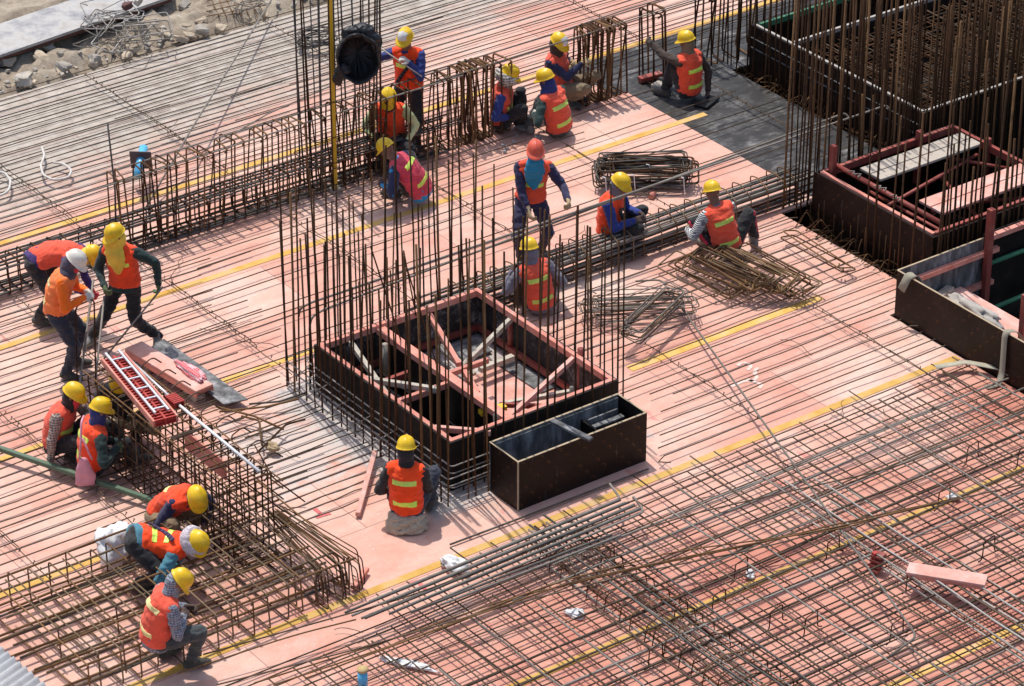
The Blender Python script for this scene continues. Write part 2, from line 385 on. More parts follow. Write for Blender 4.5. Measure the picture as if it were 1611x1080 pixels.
class MB:
    def __init__(s): s.bm = bmesh.new()
    def ring(s, c, x, y, n, a, b=None, ph=0.0):
        b = a if b is None else b
        return [s.bm.verts.new(c + x * (a * math.cos(2 * math.pi * i / n + ph)) + y * (b * math.sin(2 * math.pi * i / n + ph))) for i in range(n)]
    def bridge(s, r0, r1):
        n = len(r0)
        for i in range(n): s.bm.faces.new((r0[i], r0[(i + 1) % n], r1[(i + 1) % n], r1[i]))
    def cap(s, r, flip=False):
        s.bm.faces.new(r[::-1] if not flip else r)
    def tube(s, pts, r, seg=6, closed=False, radii=None):
        pts = [V(p) for p in pts]
        if len(pts) < 2: return s
        N = len(pts); rings = []; x = None
        for i in range(N):
            if closed: d = pts[(i + 1) % N] - pts[i - 1]
            else: d = pts[min(i + 1, N - 1)] - pts[max(i - 1, 0)]
            if d.length < 1e-9: d = V((0, 0, 1))
            if x is None: x, y = basis(d)
            else:
                d.normalize(); x = x - d * x.dot(d)
                if x.length < 1e-6: x, y = basis(d)
                x.normalize(); y = d.cross(x)
            rings.append(s.ring(pts[i], x, y, seg, radii[i] if radii else r))
        for i in range(N - 1): s.bridge(rings[i], rings[i + 1])
        if closed: s.bridge(rings[-1], rings[0])
        else: s.cap(rings[0]); s.cap(rings[-1], True)
        return s
    def box(s, c, size, rot=None):
        M = Matrix.Translation(V(c)) @ (rot.to_4x4() if rot is not None else Matrix.Identity(4)) @ Matrix.Diagonal((*size, 1))
        bmesh.ops.create_cube(s.bm, size=1, matrix=M); return s
    def beam(s, a, b, w, h, up=(0, 0, 1)):
        a, b = V(a), V(b); d = b - a; x, y = basis(d, up)      # x up, y sideways
        R = Matrix((d.normalized(), y, x)).transposed()
        return s.box((a + b) / 2, (d.length, w, h), R)
    def ball(s, c, r, M=None, seg=12, ri=8):
        T = Matrix.Translation(V(c)) @ (M.to_4x4() if M is not None else Matrix.Identity(4))
        if hasattr(r, "__len__"): T = T @ Matrix.Diagonal((*r, 1))
        else: T = T @ Matrix.Diagonal((r, r, r, 1))
        bmesh.ops.create_uvsphere(s.bm, u_segments=seg, v_segments=ri, radius=1, matrix=T); return s
    def capsule(s, a, b, ra, rb, seg=12):
        a, b = V(a), V(b); d = b - a
        if d.length < 1e-5: return s.ball(a, max(ra, rb))
        x, y = basis(d); d.normalize(); rings = []
        for k in range(1, 5):
            t = -math.pi / 2 + k * math.pi / 8
            rings.append(s.ring(a + d * (ra * math.sin(t)), x, y, seg, ra * math.cos(t)))
        for k in range(0, 4):
            t = k * math.pi / 8
            rings.append(s.ring(b + d * (rb * math.sin(t)), x, y, seg, rb * math.cos(t)))
        for i in range(len(rings) - 1): s.bridge(rings[i], rings[i + 1])
        s.cap(rings[0]); s.cap(rings[-1], True); return s
    def loft(s, rings, seg=20):
        R = [s.ring(c, x, y, seg, 1.0) for c, x, y in rings]
        for i in range(len(R) - 1): s.bridge(R[i], R[i + 1])
        s.cap(R[0]); s.cap(R[-1], True); return s
    def mesh(s, name, smooth=True):
        bmesh.ops.recalc_face_normals(s.bm, faces=s.bm.faces)
        me = bpy.data.meshes.new(name); s.bm.to_mesh(me); s.bm.free()
        if smooth: me.polygons.foreach_set("use_smooth", [True] * len(me.polygons))
        return me
    def build(s, name, mat, parent=None, smooth=True, bevel=0.0):
        if bevel:
            bmesh.ops.bevel(s.bm, geom=[e for e in s.bm.edges], offset=bevel, segments=1, affect='EDGES', clamp_overlap=True)
        return link(name, s.mesh(name, smooth), mat, parent)
def link(name, me, mat, parent=None, loc=None):
    o = bpy.data.objects.new(name, me)
    if mat is not None:
        if me.materials: pass
        else: me.materials.append(mat)
    COL.objects.link(o)
    if parent is not None:
        o.parent = parent
        o.matrix_parent_inverse = Matrix.Translation(-parent.location)
    if loc is not None: o.location = loc
    return o
def thing(name, label, cat, loc=(0, 0, 0), group=None):
    o = bpy.data.objects.new(name, None); o.empty_display_size = 0.1
    o.location = loc; COL.objects.link(o)
    return tag(o, label, cat, group)
def tag(o, label, cat, group=None):
    o["label"] = label; o["category"] = cat
    if group: o["group"] = group
    return o
def structure(o, kind="structure"):
    o["kind"] = kind; return o
def bar_obj(name, pts, r, mat, parent=None, fil=0.0, seg=6, closed=False):
    p = fillet(pts, fil, closed) if fil else pts
    return MB().tube(p, r, seg, closed).build(name, mat, parent)
def wavy(a, b, n=5, amp=0.01, zamp=0.006):
    amp *= 1.45; zamp *= 1.5
    a, b = V(a), V(b); d = b - a; x, y = basis(d)
    out = []
    for i in range(n + 1):
        t = i / n
        k = 0 if i in (0, n) else 1
        out.append(a + d * t + y * rnd.uniform(-amp, amp) * k + x * rnd.uniform(-zamp, zamp) * k)
    return out

# ------------------------------------------------------------------ structure: deck, pits, soil
def quad_sheet(name, cells, mat, z=0.0, thick=0.03):
    bm = bmesh.new()
    for x0, x1, y0, y1 in cells:
        vs = [bm.verts.new((x, y, z)) for x, y in ((x0, y0), (x1, y0), (x1, y1), (x0, y1))]
        bm.faces.new(vs)
    bmesh.ops.remove_doubles(bm, verts=bm.verts, dist=1e-4)
    ex = bmesh.ops.extrude_face_region(bm, geom=list(bm.faces))
    vs = [v for v in ex["geom"] if isinstance(v, bmesh.types.BMVert)]
    for v in vs: v.co.z -= thick
    bmesh.ops.recalc_face_normals(bm, faces=bm.faces)
    me = bpy.data.meshes.new(name); bm.to_mesh(me); bm.free()
    return structure(link(name, me, mat))
xc = [-12, 0.05, 0.86, 6.36, 7.0, 7.4, 7.6, 9.15, 16.5]
yc = [-12, 0.09, 0.18, 2.62, 2.9, 6.45, 6.75, 7.78, 11.45]
pink, black = [], []
for i in range(len(xc) - 1):
    for j in range(len(yc) - 1):
        cx, cy = (xc[i] + xc[i + 1]) / 2, (yc[j] + yc[j + 1]) / 2
        c = (xc[i], xc[i + 1], yc[j], yc[j + 1])
        if 0.05 < cx < 0.86 and 0.09 < cy < 2.62: continue
        if cx > 7.0 and cy < 2.9: continue
        if cx > 6.36 and cy < 0.18: continue
        if cx > 9.15 and cy < 6.45: continue
        if (cx > 7.6 and cy < 6.75) or (cx > 7.4 and 6.75 < cy < 7.78) or (cx > 9.15 and cy < 7.78): black.append(c)
        else: pink.append(c)
quad_sheet("deck_floor", pink, M_DECK)
quad_sheet("black_deck_floor", black, M_BLACKDECK, 0.0)
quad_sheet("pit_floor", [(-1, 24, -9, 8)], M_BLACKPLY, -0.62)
# soil: displaced sheet beyond the deck, reaching far back
bm = bmesh.new()
NX, NY = 190, 70
grid = []
for j in range(NY):
    row = []
    for i in range(NX):
        x = -6 + 22 * i / (NX - 1)
        y = 11.40 + 6.6 * (j / (NY - 1)) ** 1.25
        e = min(1, max(0, (y - 11.4) / 0.35))
        h = 0.11 * noise.fractal(V((x * 0.9, y * 0.9, 0)), 0.9, 2.1, 5) + 0.10 * noise.fractal(V((x * 4, y * 4, 3)), 0.6, 2.1, 5)
        if y > 13.4: h = h * 0.35 + 0.12
        z = -0.10 + 0.14 * e + h * (0.3 + 0.7 * e)
        row.append(bm.verts.new((x, y, z)))
    grid.append(row)
for j in range(NY - 1):
    for i in range(NX - 1): bm.faces.new((grid[j][i], grid[j][i + 1], grid[j + 1][i + 1], grid[j + 1][i]))
me = bpy.data.meshes.new("soil_ground"); bm.to_mesh(me); bm.free()
me.polygons.foreach_set("use_smooth", [True] * len(me.polygons))
structure(link("soil_ground", me, M_DIRT))
quad_sheet("ground", [(-400, 400, -400, 400)], M_DIRT, -4.0, 0.2)
# ------------------------------------------------------------------ people
def remesh(mb, name, voxel, sm=4, wr=0.0, wsc=9.0, seed=0.0):
    me = mb.mesh(name + "_raw")
    o = bpy.data.objects.new("tmp", me); COL.objects.link(o)
    m = o.modifiers.new("r", 'REMESH'); m.mode = 'VOXEL'; m.voxel_size = voxel; m.use_smooth_shade = True
    if sm:
        q = o.modifiers.new("s", 'SMOOTH'); q.iterations = sm; q.factor = 0.5
    dg = bpy.context.evaluated_depsgraph_get()
    out = bpy.data.meshes.new_from_object(o.evaluated_get(dg))
    bpy.data.objects.remove(o); bpy.data.meshes.remove(me)
    out.name = name; out.materials.clear()
    if wr:
        ns = [v.normal.copy() for v in out.vertices]
        for v, nn in zip(out.vertices, ns):
            c = v.co * wsc + V((seed, seed * 1.7, 0))
            k = noise.noise(c) * 0.6 + noise.noise(V((c.x * 0.7, c.y * 0.7, c.z * 2.3))) * 0.7
            k = k * 0.7 - abs(noise.noise(c * 2.1)) * 0.5 + 0.12
            v.co += nn * (k * wr)
    out.polygons.foreach_set("use_smooth", [True] * len(out.polygons))
    return out
# ------------------------------------------------------------------ yellow joint strips
YS = [(7.86, -6, 16), (5.61, -6, 8.02), (3.46, -6, 1.2), (1.15, -7, -2.75), (0.98, 3.15, 6.0), (-1.02, -5.6, 6.32), (-3.21, -3, 6.34), (-5.38, -2, 6.34)]
YL = ["long yellow strip running behind the tall stirrup row to the black boards", "yellow strip ending at the black boards beyond the red helmeted worker",
      "short yellow strip on the pink boards left of the core form", "yellow strip under the bars beside the white sack at left",
      "smeared yellow paint strip beneath the link piles right of the core form", "yellow strip passing in front of the small black form box",
      "yellow strip under the front grid of bars", "yellow strip under the bars in the bottom right corner"]
for (y, x0, x1), lb in zip(YS, YL):
    o = MB().box(((x0 + x1) / 2, y, 0.0035), (x1 - x0, 0.10 if y != 0.98 else 0.13, 0.005)).build("joint_strip", M_YELLOW, None, False)
    tag(o, lb, "yellow strip", "yellow strips on the deck boards")

# ------------------------------------------------------------------ floor rebars, each bar a thing of its own
def floor_bar(pts, r, mat, label, group, fil=0.0, name="floor_rebar"):
    p = fillet(pts, fil) if fil else pts
    o = MB().tube(p, r, 6).build(name, mat)
    return tag(o, label, "rebar", group)
GB = ("thin brown rebar laid over the dusty grey and pink boards behind the stirrup row", "rebars behind the stirrup row")
GM = ("thin brown rebar laid across the pink boards between stirrup row and heavy bar bundle", "rebars between stirrup row and bar bundle")
GL = ("thin brown rebar laid on the pink boards left of the core form", "rebars left of the core form")
GR = ("thin brown rebar laid on the pale pink boards right of the core form", "rebars right of the core form")
y = 7.02
while y < 11.42:
    z = 0.07 + rnd.uniform(-.012, .012)
    x0 = rnd.uniform(-5.5, -4); x1 = 15.8
    s = rnd.uniform(1, 7)
    if rnd.random() < 0.35:
        floor_bar(wavy((x0, y, z), (s, y + rnd.uniform(-.02, .02), z), 7, .012), .0075, M_BAR, *GB)
        floor_bar(wavy((s - 0.8, y + .025, z + .005), (x1, y + .02, z), 8, .012), .0075, M_BAR, *GB)
    else:
        floor_bar(wavy((x0, y, z), (x1, y + rnd.uniform(-.03, .03), z), 12, .012), .0075, M_BAR, *GB)
    y += rnd.uniform(.10, .165)
y = 3.45
while y < 6.5:
    z = 0.075 + rnd.uniform(-.012, .012)
    x0 = rnd.uniform(-6, -5)
    x1 = rnd.uniform(-.6, 1.6) if rnd.random() < .6 else rnd.uniform(8.9, 9.1)
    if 5.75 < y < 6.5: x1 = min(x1, rnd.uniform(4.6, 9.0))
    if x1 > 8: x1 = min(x1, 9.1)
    floor_bar(wavy((x0, y, z), (x1, y + rnd.uniform(-.05, .05), z), 9, .014), .0075, M_BAR, *GM)
    if x1 < 2 and rnd.random() < .4:
        xs = x1 - rnd.uniform(.6, 1.4)
        floor_bar(wavy((xs, y + .03, z), (rnd.uniform(8.6, 9.1), y + rnd.uniform(-.03, .07), z), 7, .014), .0075, M_BAR, *GM)
    y += rnd.uniform(.105, .2)
y = 0.38
while y < 3.4:
    z = 0.075 + rnd.uniform(-.012, .012)
    x0 = rnd.uniform(-6, -5.4) if y > 0.95 else rnd.uniform(-2.0, -1.8)
    x1 = rnd.uniform(-.2, -.12)
    if rnd.random() < .4: x1 = rnd.uniform(-1.1, -.5)
    floor_bar(wavy((x0, y, z), (x1, y + rnd.uniform(-.03, .03), z), 7, .012), .0075, M_BAR, *GL)
    if x1 < -.3: floor_bar(wavy((x1 - rnd.uniform(.4, .9), y + .03, z), (rnd.uniform(-.2, -.1), y + rnd.uniform(.0, .05), z), 4, .01), .0075, M_BAR, *GL)
    y += rnd.uniform(.11, .185)
y = -0.82
while y < 2.75:
    z = 0.085 + rnd.uniform(-.012, .012)
    x0 = 2.62 + rnd.uniform(-.12, .5); x1 = 6.92
    if y < 0.2: x1 = 6.3
    if y < -0.1: x0 = 2.2 + rnd.uniform(0, .3)
    pts = wavy((x0, y, z), (x1 - .12, y + rnd.uniform(-.03, .03), z), 6, .012)
    pts += [V((x1 - .02, pts[-1].y, z)), V((x1, pts[-1].y - .1, z + .04))] if rnd.random() < .5 else [V((x1, pts[-1].y, z))]
    if y < -0.25 and rnd.random() < .6: pts = [V((x0 - .02, y - .14, z - .01)), V((x0 - .12, y - .05, z - .01))] + pts
    floor_bar(pts, .0075, M_BAR, *GR)
    y += rnd.uniform(.15, .215)

# cross bars tied over them: wire knots at the crossings
def cross_bar(x, y0, y1, label, z=0.093, step=.15, r=.0055, mat=M_BAR, dbl=True):
    root = thing("cross_bar", label, "rebar", (x, y0, z), "tied cross bars on the deck")
    MB().tube(wavy((x, y0, z), (x + rnd.uniform(-.03, .03), y1, z), 12, .012), r, 6).build("bar", mat, root)
    if dbl: MB().tube(wavy((x + .035, y0 + .8, z), (x + .03, y1 - .6, z), 9, .012), r, 6).build("bar", mat, root)
    t = MB(); y = y0 + .1
    while y < y1:
        if rnd.random() < .85:
            c = V((x + rnd.uniform(-.012, .03), y + rnd.uniform(-.02, .02), z + .006))
            t.tube([c + V((-.016, -.01, 0)), c + V((.0, .004, .012)), c + V((.018, .012, .004)), c + V((.005, .018, .02))], .0055, 4)
        y += step * rnd.uniform(.8, 1.2)
    o = t.build("wire_knots", M_WIRE, root); o["kind"] = "stuff"
for x, y0, y1, lb in ((2.02, 7.0, 11.3, "tied cross bar reaching from the blue pipe to the rubble"), (-0.19, 6.98, 10.5, "tied cross bar beside the white hose loops"),
                      (4.9, 7.0, 11.3, "tied cross bar behind the black drum"), (8.65, 7.0, 11.3, "tied cross bar far back near the black boards"),
                      (-1.7, 3.5, 6.5, "tied cross bar at the feet of the white helmeted worker"), (-0.08, 3.0, 6.3, "tied cross bar right of the wide standing worker"),
                      (2.0, 3.5, 6.4, "tied cross bar behind the left part of the column bars"), (3.9, 3.5, 6.5, "tied cross bar beside the crimson vested worker"),
                      (5.88, 3.5, 6.5, "tied cross bar by the bundle of links behind the bar bundle"), (8.5, 3.1, 6.6, "tied cross bar lying on the black boards"),
                      (-3.1, 1.0, 4.6, "tied cross bar beside the green tube"), (-4.32, 0.9, 3.8, "tied cross bar at the left edge by the yellow strip"),
                      (3.54, -.9, 1.2, "tied cross bar right of the small form box"), (5.67, -2.4, 2.4, "tied cross bar near the right form wall")):
    cross_bar(x, y0, y1, lb)

# front grid: a lower mat both ways and an upper mat both ways
GF1 = ("thin rebar of the lower front mat lying lengthwise over red pink boards", "lengthwise bars of the lower front mat")
GF2 = ("thin rebar of the lower front mat lying crosswise over red pink boards", "crosswise bars of the lower front mat")
GF3 = ("greyish rebar of the raised upper front mat lying lengthwise", "lengthwise bars of the upper front mat")
GF4 = ("greyish rebar of the raised upper front mat lying crosswise", "crosswise bars of the upper front mat")
y = -1.2
while y > -6.6:
    z = .055 + rnd.uniform(-.01, .01)
    floor_bar(wavy((rnd.uniform(-5.6, -5.2) if y < -1.6 else rnd.uniform(-2.2, -.2), y, z), (6.25, y + rnd.uniform(-.04, .04), z), 10, .012), .008, M_BAR, *GF1)
    y -= rnd.uniform(.12, .175)
x = -4.9
while x < 6.3:
    if not (-0.1 < x < .55):
        z = .07 + rnd.uniform(-.008, .008)
        floor_bar(wavy((x, -1.0 + rnd.uniform(-.35, .1) if x > -1.9 else -1.75, z), (x + rnd.uniform(-.06, .06), -7, z), 8, .014), .008, M_BAR, *GF2)
    x += rnd.uniform(.16, .3)
y = -1.95
while y > -6.6:
    z = .20 + rnd.uniform(-.012, .012)
    xs = rnd.uniform(-1.2, 1.4) if y > -2.9 else (rnd.uniform(-2.8, -1.5) if y > -4 else -3)
    floor_bar(wavy((xs, y, z), (6.22, y + rnd.uniform(-.05, .05), z), 9, .014), .0125, M_GREYBAR if rnd.random() < .7 else M_BAR, *GF3)
    if rnd.random() < .3: floor_bar(wavy((xs + 1.5, y - .03, z + .004), (xs + 5.5, y - .02, z), 6, .012), .0095, M_GREYBAR, *GF3)
    y -= rnd.uniform(.24, .37)
x = -2.4
while x < 6.3:
    z = .215 + rnd.uniform(-.01, .01)
    ys = -1.55 + rnd.uniform(-.5, .15) if x > 1 else -2.4 + rnd.uniform(-.5, .4)
    floor_bar(wavy((x, ys, z), (x + rnd.uniform(-.07, .07), -7, z), 8, .016), .0105, M_GREYBAR if rnd.random() < .6 else M_BAR, *GF4)
    x += rnd.uniform(.26, .44)
# bar chairs that carry the upper mat
for k, (px, py) in enumerate(((945, 900), (1155, 915), (1300, 880), (1475, 800), (1520, 730), (1425, 930), (1060, 985), (1265, 1000), (1545, 880), (1600, 735), (1020, 1050), (1400, 1010), (1210, 990), (1120, 965))):
    b = at(px, py, .05)
    pts = [b + V((-.05, 0, -.02)), b + V((0, 0, 0)), b + V((0.01, .0, .2)), b + V((.2, .04, .2)), b + V((.21, .04, 0)), b + V((.27, .04, -.02))]
    o = MB().tube(fillet(pts, .03), .007, 6).build("bar_chair", M_RUST)
    tag(o, "small bent rusty bar chair standing up in the front grid", "bar chair", "bar chairs in the front grid")
# dense crosswise bars of the band in front of the small box
GD = ("dark heavy bar in the dense crosswise band in front of the small form box", "bars of the dense crosswise band")
for k, x in enumerate((-.1, -.03, .0, .07, .14, .2, .26, .3, .37, .45, .52, .6)):
    z = (.11, .14, .17, .25)[k % 4]
    floor_bar(wavy((x, -1.35 + rnd.uniform(-.2, .2), z), (x + rnd.uniform(-.05, .05), -6.8, z), 6, .02), .0115, (M_GREYBAR, M_RUST, M_BAR, M_HEAVY)[k % 4], *GD)
band = thing("zigzag_links", "row of small rusty zigzag links inside the dense crosswise band", "links", (.2, -1.6, 0))
for k in range(20):
    y = -1.5 - k * .19 + rnd.uniform(-.05, .05)
    p = [V((-.12, y, .05)), V((-.08, y + .01, .24)), V((.2, y + .05, .27)), V((.5, y - .01, .24)), V((.54, y, .06))]
    MB().tube(fillet(p, .03), .0065, 5).build("link", M_RUST if k % 3 else M_RUST2, band)
GW = ("pale dusty bar in the whitish crosswise band beside the pink plank", "bars of the whitish crosswise band")
for k, x in enumerate((2.62, 2.69, 2.78, 2.9, 2.98, 3.08, 3.2, 3.28)):
    z = (.10, .16, .23)[k % 3]
    floor_bar(wavy((x, -2.3 + rnd.uniform(-.5, .3), z), (x + rnd.uniform(-.04, .04), -7, z), 6, .01), .010, M_PALE, *GW)

# ------------------------------------------------------------------ core form in the middle
def panel_box(root, x0, x1, y0, y1, z0, z1, mats, th=.02, skip=(), edge=True):
    """four ply walls that butt at the corners, each with a pale top edge strip"""
    segs = dict(front=((x0, y0 + th / 2), (x1, y0 + th / 2)), back=((x0, y1 - th / 2), (x1, y1 - th / 2)),
                left=((x0 + th / 2, y0 + th), (x0 + th / 2, y1 - th)), right=((x1 - th / 2, y0 + th), (x1 - th / 2, y1 - th)))
    for k, (a, b) in segs.items():
        if k in skip: continue
        c = ((a[0] + b[0]) / 2, (a[1] + b[1]) / 2, (z0 + z1) / 2)
        s = (abs(b[0] - a[0]), th, z1 - z0) if k in ("front", "back") else (th, abs(b[1] - a[1]), z1 - z0)
        w_ = MB().box(c, s).build("side_panel", mats.get(k, mats["all"]), root, False)
        if edge:
            c2 = (c[0], c[1], z1 + .003); s2 = (s[0], s[1] + .004 if k in ("front", "back") else s[1], .005)
            MB().box(c2, s2).build("panel_edge", M_PLYEDGE, w_, False)
core = thing("core_formwork", "square black plywood core form with salmon rails inside the ring of column bars", "formwork", (1.15, 1.35, 0))
X0, X1, Y0, Y1 = .02, 2.27, .06, 2.68
panel_box(core, X0, X1, Y0, Y1, -.3, .595, dict(all=M_BLACKPLY, back=M_SPLAT, right=M_SPLAT), edge=False)
def rails(root, x0, x1, y0, y1, z, mat, wd=.055, hg=.075, th=.022, name="top_rail"):
    for a, b in (((x0 + th, y0 + th + wd / 2), (x1 - th, y0 + th + wd / 2)), ((x0 + th, y1 - th - wd / 2), (x1 - th, y1 - th - wd / 2)),
                 ((x0 + th + wd / 2, y0 + th + wd), (x0 + th + wd / 2, y1 - th - wd)), ((x1 - th - wd / 2, y0 + th + wd), (x1 - th - wd / 2, y1 - th - wd))):
        MB().beam((*a, z - hg / 2), (*b, z - hg / 2), wd, hg).build(name, mat, root, False)
rails(core, X0, X1, Y0, Y1, .602, M_REDWOOD)
rails(core, X0, X1, Y0, Y1, .14, M_REDSTEEL, .05, .06, .022, "bottom_rail")
# inside: partition, cross rails, rakers, posts
MB().beam((.86, .10, .25), (.86, 2.62, .25), .018, .5).build("partition_panel", M_BLACKPLY, core, False)
MB().beam((.86, .14, .535), (.86, 2.60, .535), .11, .07).build("partition_rail", M_REDWOOD, core, False)
MB().beam((.09, 1.22, .5), (.80, 1.22, .5), .05, .07).build("cross_rail", M_REDWOOD, core, False)
MB().beam((.09, 1.95, .3), (.80, 1.95, .3), .05, .07).build("cross_rail", M_REDSTEEL, core, False)
MB().beam((.92, 1.5, .42), (1.55, 1.5, .42), .05, .06).build("cross_rail", M_REDWOOD, core, False)
MB().beam((.10, 1.22, .2), (.80, 1.22, .2), .018, .5).build("partition_panel", M_BLACKPLY, core, False)
def tim(a, b, za, zb, w_, h_, mat, name="brace"):
    MB().beam(at(*a, za), at(*b, zb), w_, h_).build(name, mat, core, False)
tim((676, 497), (722, 574), .56, .45, .055, .06, M_REDWOOD)
tim((552, 540), (610, 624), .55, .50, .05, .06, M_PALEWOOD)
tim((570, 596), (690, 614), .57, .54, .055, .06, M_PALEWOOD)
tim((813, 494), (722, 583), .54, .20, .05, .06, M_PALEWOOD)
tim((905, 562), (795, 662), .55, .50, .05, .06, M_PINKPLANK)
tim((755, 582), (807, 562), .2, .2, .07, .06, M_PALEWOOD)
tim((770, 640), (902, 616), .3, .4, .05, .05, M_PALEWOOD)
tim((755, 650), (795, 640), .42, .42, .09, .05, M_YPOLE)
tim((684, 674), (772, 681), .55, .55, .05, .06, M_PINKPLANK)
tim((730, 585), (752, 620), .5, .45, .05, .06, M_REDWOOD)
tim((793, 668), (850, 640), .48, .45, .05, .05, M_REDSTEEL)
tim((786, 637), (900, 642), .4, .45, .04, .05, M_REDSTEEL)
tim((690, 545), (745, 590), .25, .15, .08, .04, M_PALEWOOD)
for px, py, z0, z1, r, m in ((803, 558, .02, .50, .035, M_REDSTEEL), (913, 625, .04, .66, .04, M_REDSTEEL), (677, 672, -.3, .3, .04, M_PALEWOOD), (899, 640, .3, .55, .025, M_GREYBAR), (780, 684, .35, .6, .028, M_GREYBAR), (607, 590, .1, .5, .035, M_PALEWOOD)):
    b = at(px, py, z0); MB().tube([b, V((b.x, b.y, z1))], r, 10).build("post", m, core)
for cx, cy, sx, sy, m, z in ((1.25, 2.33, .5, .4, M_GREYPLY, .03), (1.9, 2.35, .4, .35, M_GREYPLY, .035), (2.08, 1.5, .2, .8, M_GREYPLY, .035), (1.05, 1.85, .26, .3, M_GREYPLY, .12)):
    MB().box((cx, cy, z), (sx, sy, .018), Matrix.Rotation(rnd.uniform(-.3, .3), 3, 'Z')).build("loose_board", m, core, False)
MB().box((1.54, 1.0, .012), (1.28, 1.75, .02)).build("inner_pink_board", M_PINKPLANK, core, False)
MB().box((.45, 2.0, -.12), (.76, 1.2, .02)).build("inner_floor_board", M_GREYPLY, core, False)

# ring of column bars
ring = thing("column_bar_cage", "tall cage of rusty upright bars around the square core form", "rebar cage", (-.2, -.2, 0))
def upright(root, x, y, h, r=.0095, mat=M_RUST, z0=.02, ln=.025):
    dx, dy = rnd.uniform(-ln, ln), rnd.uniform(-ln, ln)
    b = V((x, y, z0)); t = V((x + dx * h, y + dy * h, h)); m = (b + t) / 2 + V((rnd.uniform(-.012, .012), rnd.uniform(-.012, .012), 0))
    MB().tube([b, m, t], r, 6).build("upright_bar", mat, root)
def rows(root, x0, y0, x1, y1, step, h0, h1, **k):
    L = math.hypot(x1 - x0, y1 - y0); n = max(1, round(L / step))
    for i in range(n + 1):
        t = min(1, max(0, (i + rnd.uniform(-.25, .25)) / n))
        upright(root, x0 + (x1 - x0) * t, y0 + (y1 - y0) * t, rnd.uniform(h0, h1), r=rnd.choice((.0095, .011, .0115, .0145)), mat=rnd.choice((M_RUST, M_RUST, M_RUST, M_RUST, M_RUST, M_RUST, M_RUST, M_RUST2)), **k)
rows(ring, -.2, -.2, -.2, 2.95, .16, 1.9, 3.1)
rows(ring, -.03, .0, -.03, 2.75, .18, 1.7, 2.8)
rows(ring, .05, -.2, .33, -.2, .14, 2.5, 3.2)
rows(ring, .12, -.02, 2.3, -.02, .135, 2.55, 3.15)
rows(ring, 2.33, .15, 2.33, 2.7, .3, 1.6, 2.4)
rows(ring, .0, 2.75, 2.3, 2.75, .16, 1.4, 2.8)
rows(ring, -.2, 2.95, 2.4, 2.95, .17, 1.5, 3.0)
for z in (.09, .27, .36):
    for off, rr in ((.205, .008), (.035, .008)):
        x0, y0, x1, y1 = -off, -off + .0, .34 if off > .1 else 2.34, 2.75 + off
        if off > .1: pts = [(x1, -.21, z), (x0, -.21, z), (x0, y1, z), (2.42, y1, z)]
        else: pts = [(2.36, -.035, z + .01), (x0, -.035, z + .01), (x0, 2.78, z + .01), (2.36, 2.78, z + .01)]
        MB().tube(fillet(pts, .05), rr, 6).build("hoop", M_CEM, ring)
for k in range(14):
    y = -.05 + k * .21; z = (.10, .28)[k % 2]
    MB().tube([V((-.24, y, z)), V((.01, y + .05, z + .015))], .007, 5).build("tie_link", M_CEM, ring)
for a, b in (((583, 388), (632, 540)), ((635, 395), (655, 500)), ((632, 395), (690, 585))):
    pa, pb = on_plane(*a, (.0, 1.6, 0), 0), at(*b, .5)
    MB().tube([pa, pb], .0085, 6).build("leaning_bar", M_RUST, ring)

# ------------------------------------------------------------------ small open form box in front
sb = thing("small_form_box", "small open black plywood form box with pale edges in front of the core form", "formwork", (1.2, -.42, 0))
panel_box(sb, .36, 2.08, -.68, -.17, .0, .60, dict(all=M_FORMPLY, back=M_GREYPLY, right=M_BLACKPLY))
MB().box((1.22, -.19 - .021, .3), (1.66, .006, .56)).build("stained_lining", M_GREYPLY, sb, False)
MB().box((1.22, -.425, .03), (1.66, .46, .02)).build("bottom_board", M_GREYPLY, sb, False)
MB().box((1.55, -.42, .28), (.018, .44, .40)).build("divider", M_BLACKPLY, sb, False)
for a, b, w_, h_ in (((1.56, -.30, .46), (1.98, -.30, .46), .02, .10), ((1.60, -.36, .44), (2.0, -.36, .44), .07, .02), ((1.62, -.50, .38), (1.95, -.46, .38), .09, .02)):
    MB().beam(a, b, w_, h_).build("inner_slat", M_GREYPLY, sb, False)
MB().box((.362, -.682, .30), (.014, .014, .6)).build("corner_edge", M_PLYEDGE, sb, False)
o = MB().beam(at(868, 662, .622), at(930, 692, .622), .075, .03).build("loose_batten", M_GREYPLY, None, False, .003)
tag(o, "short grey stained batten laid across the small form box", "batten")

# ------------------------------------------------------------------ tall stirrup row (beam cage) at the back
row = thing("beam_cage", "long row of tall rusty stirrups hanging on two bars behind the column cage", "rebar cage", (-.1, 6.8, 0))
for y in (6.66, 6.95):
    MB().tube(wavy((-2.2, y, 1.03), (4.9, y, 1.02), 6, .012, .015), .0115, 6).build("top_bar", M_GREYBAR, row)
    MB().tube(wavy((4.5, y + .03, 1.04), (12.2, y + .03, 1.03), 7, .012, .015), .0105, 6).build("top_bar", M_GREYBAR, row)
for y, z in ((6.64, .05), (6.74, .04), (6.84, .05), (6.94, .045), (6.64, .4), (6.74, .41), (6.84, .41), (6.95, .4), (6.69, .41), (6.9, .41), (6.69, .05), (6.9, .05), (6.66, .2), (6.94, .11)):
    MB().tube(wavy((-4.5, y, z), (4.6 + rnd.uniform(-.4, .3), y, z), 9, .012, .012), .0145 if z > .3 or z < .1 else .009, 6).build("long_bar", M_HEAVY if z > .3 or z < .1 else M_RUST, row)
st_m = {}
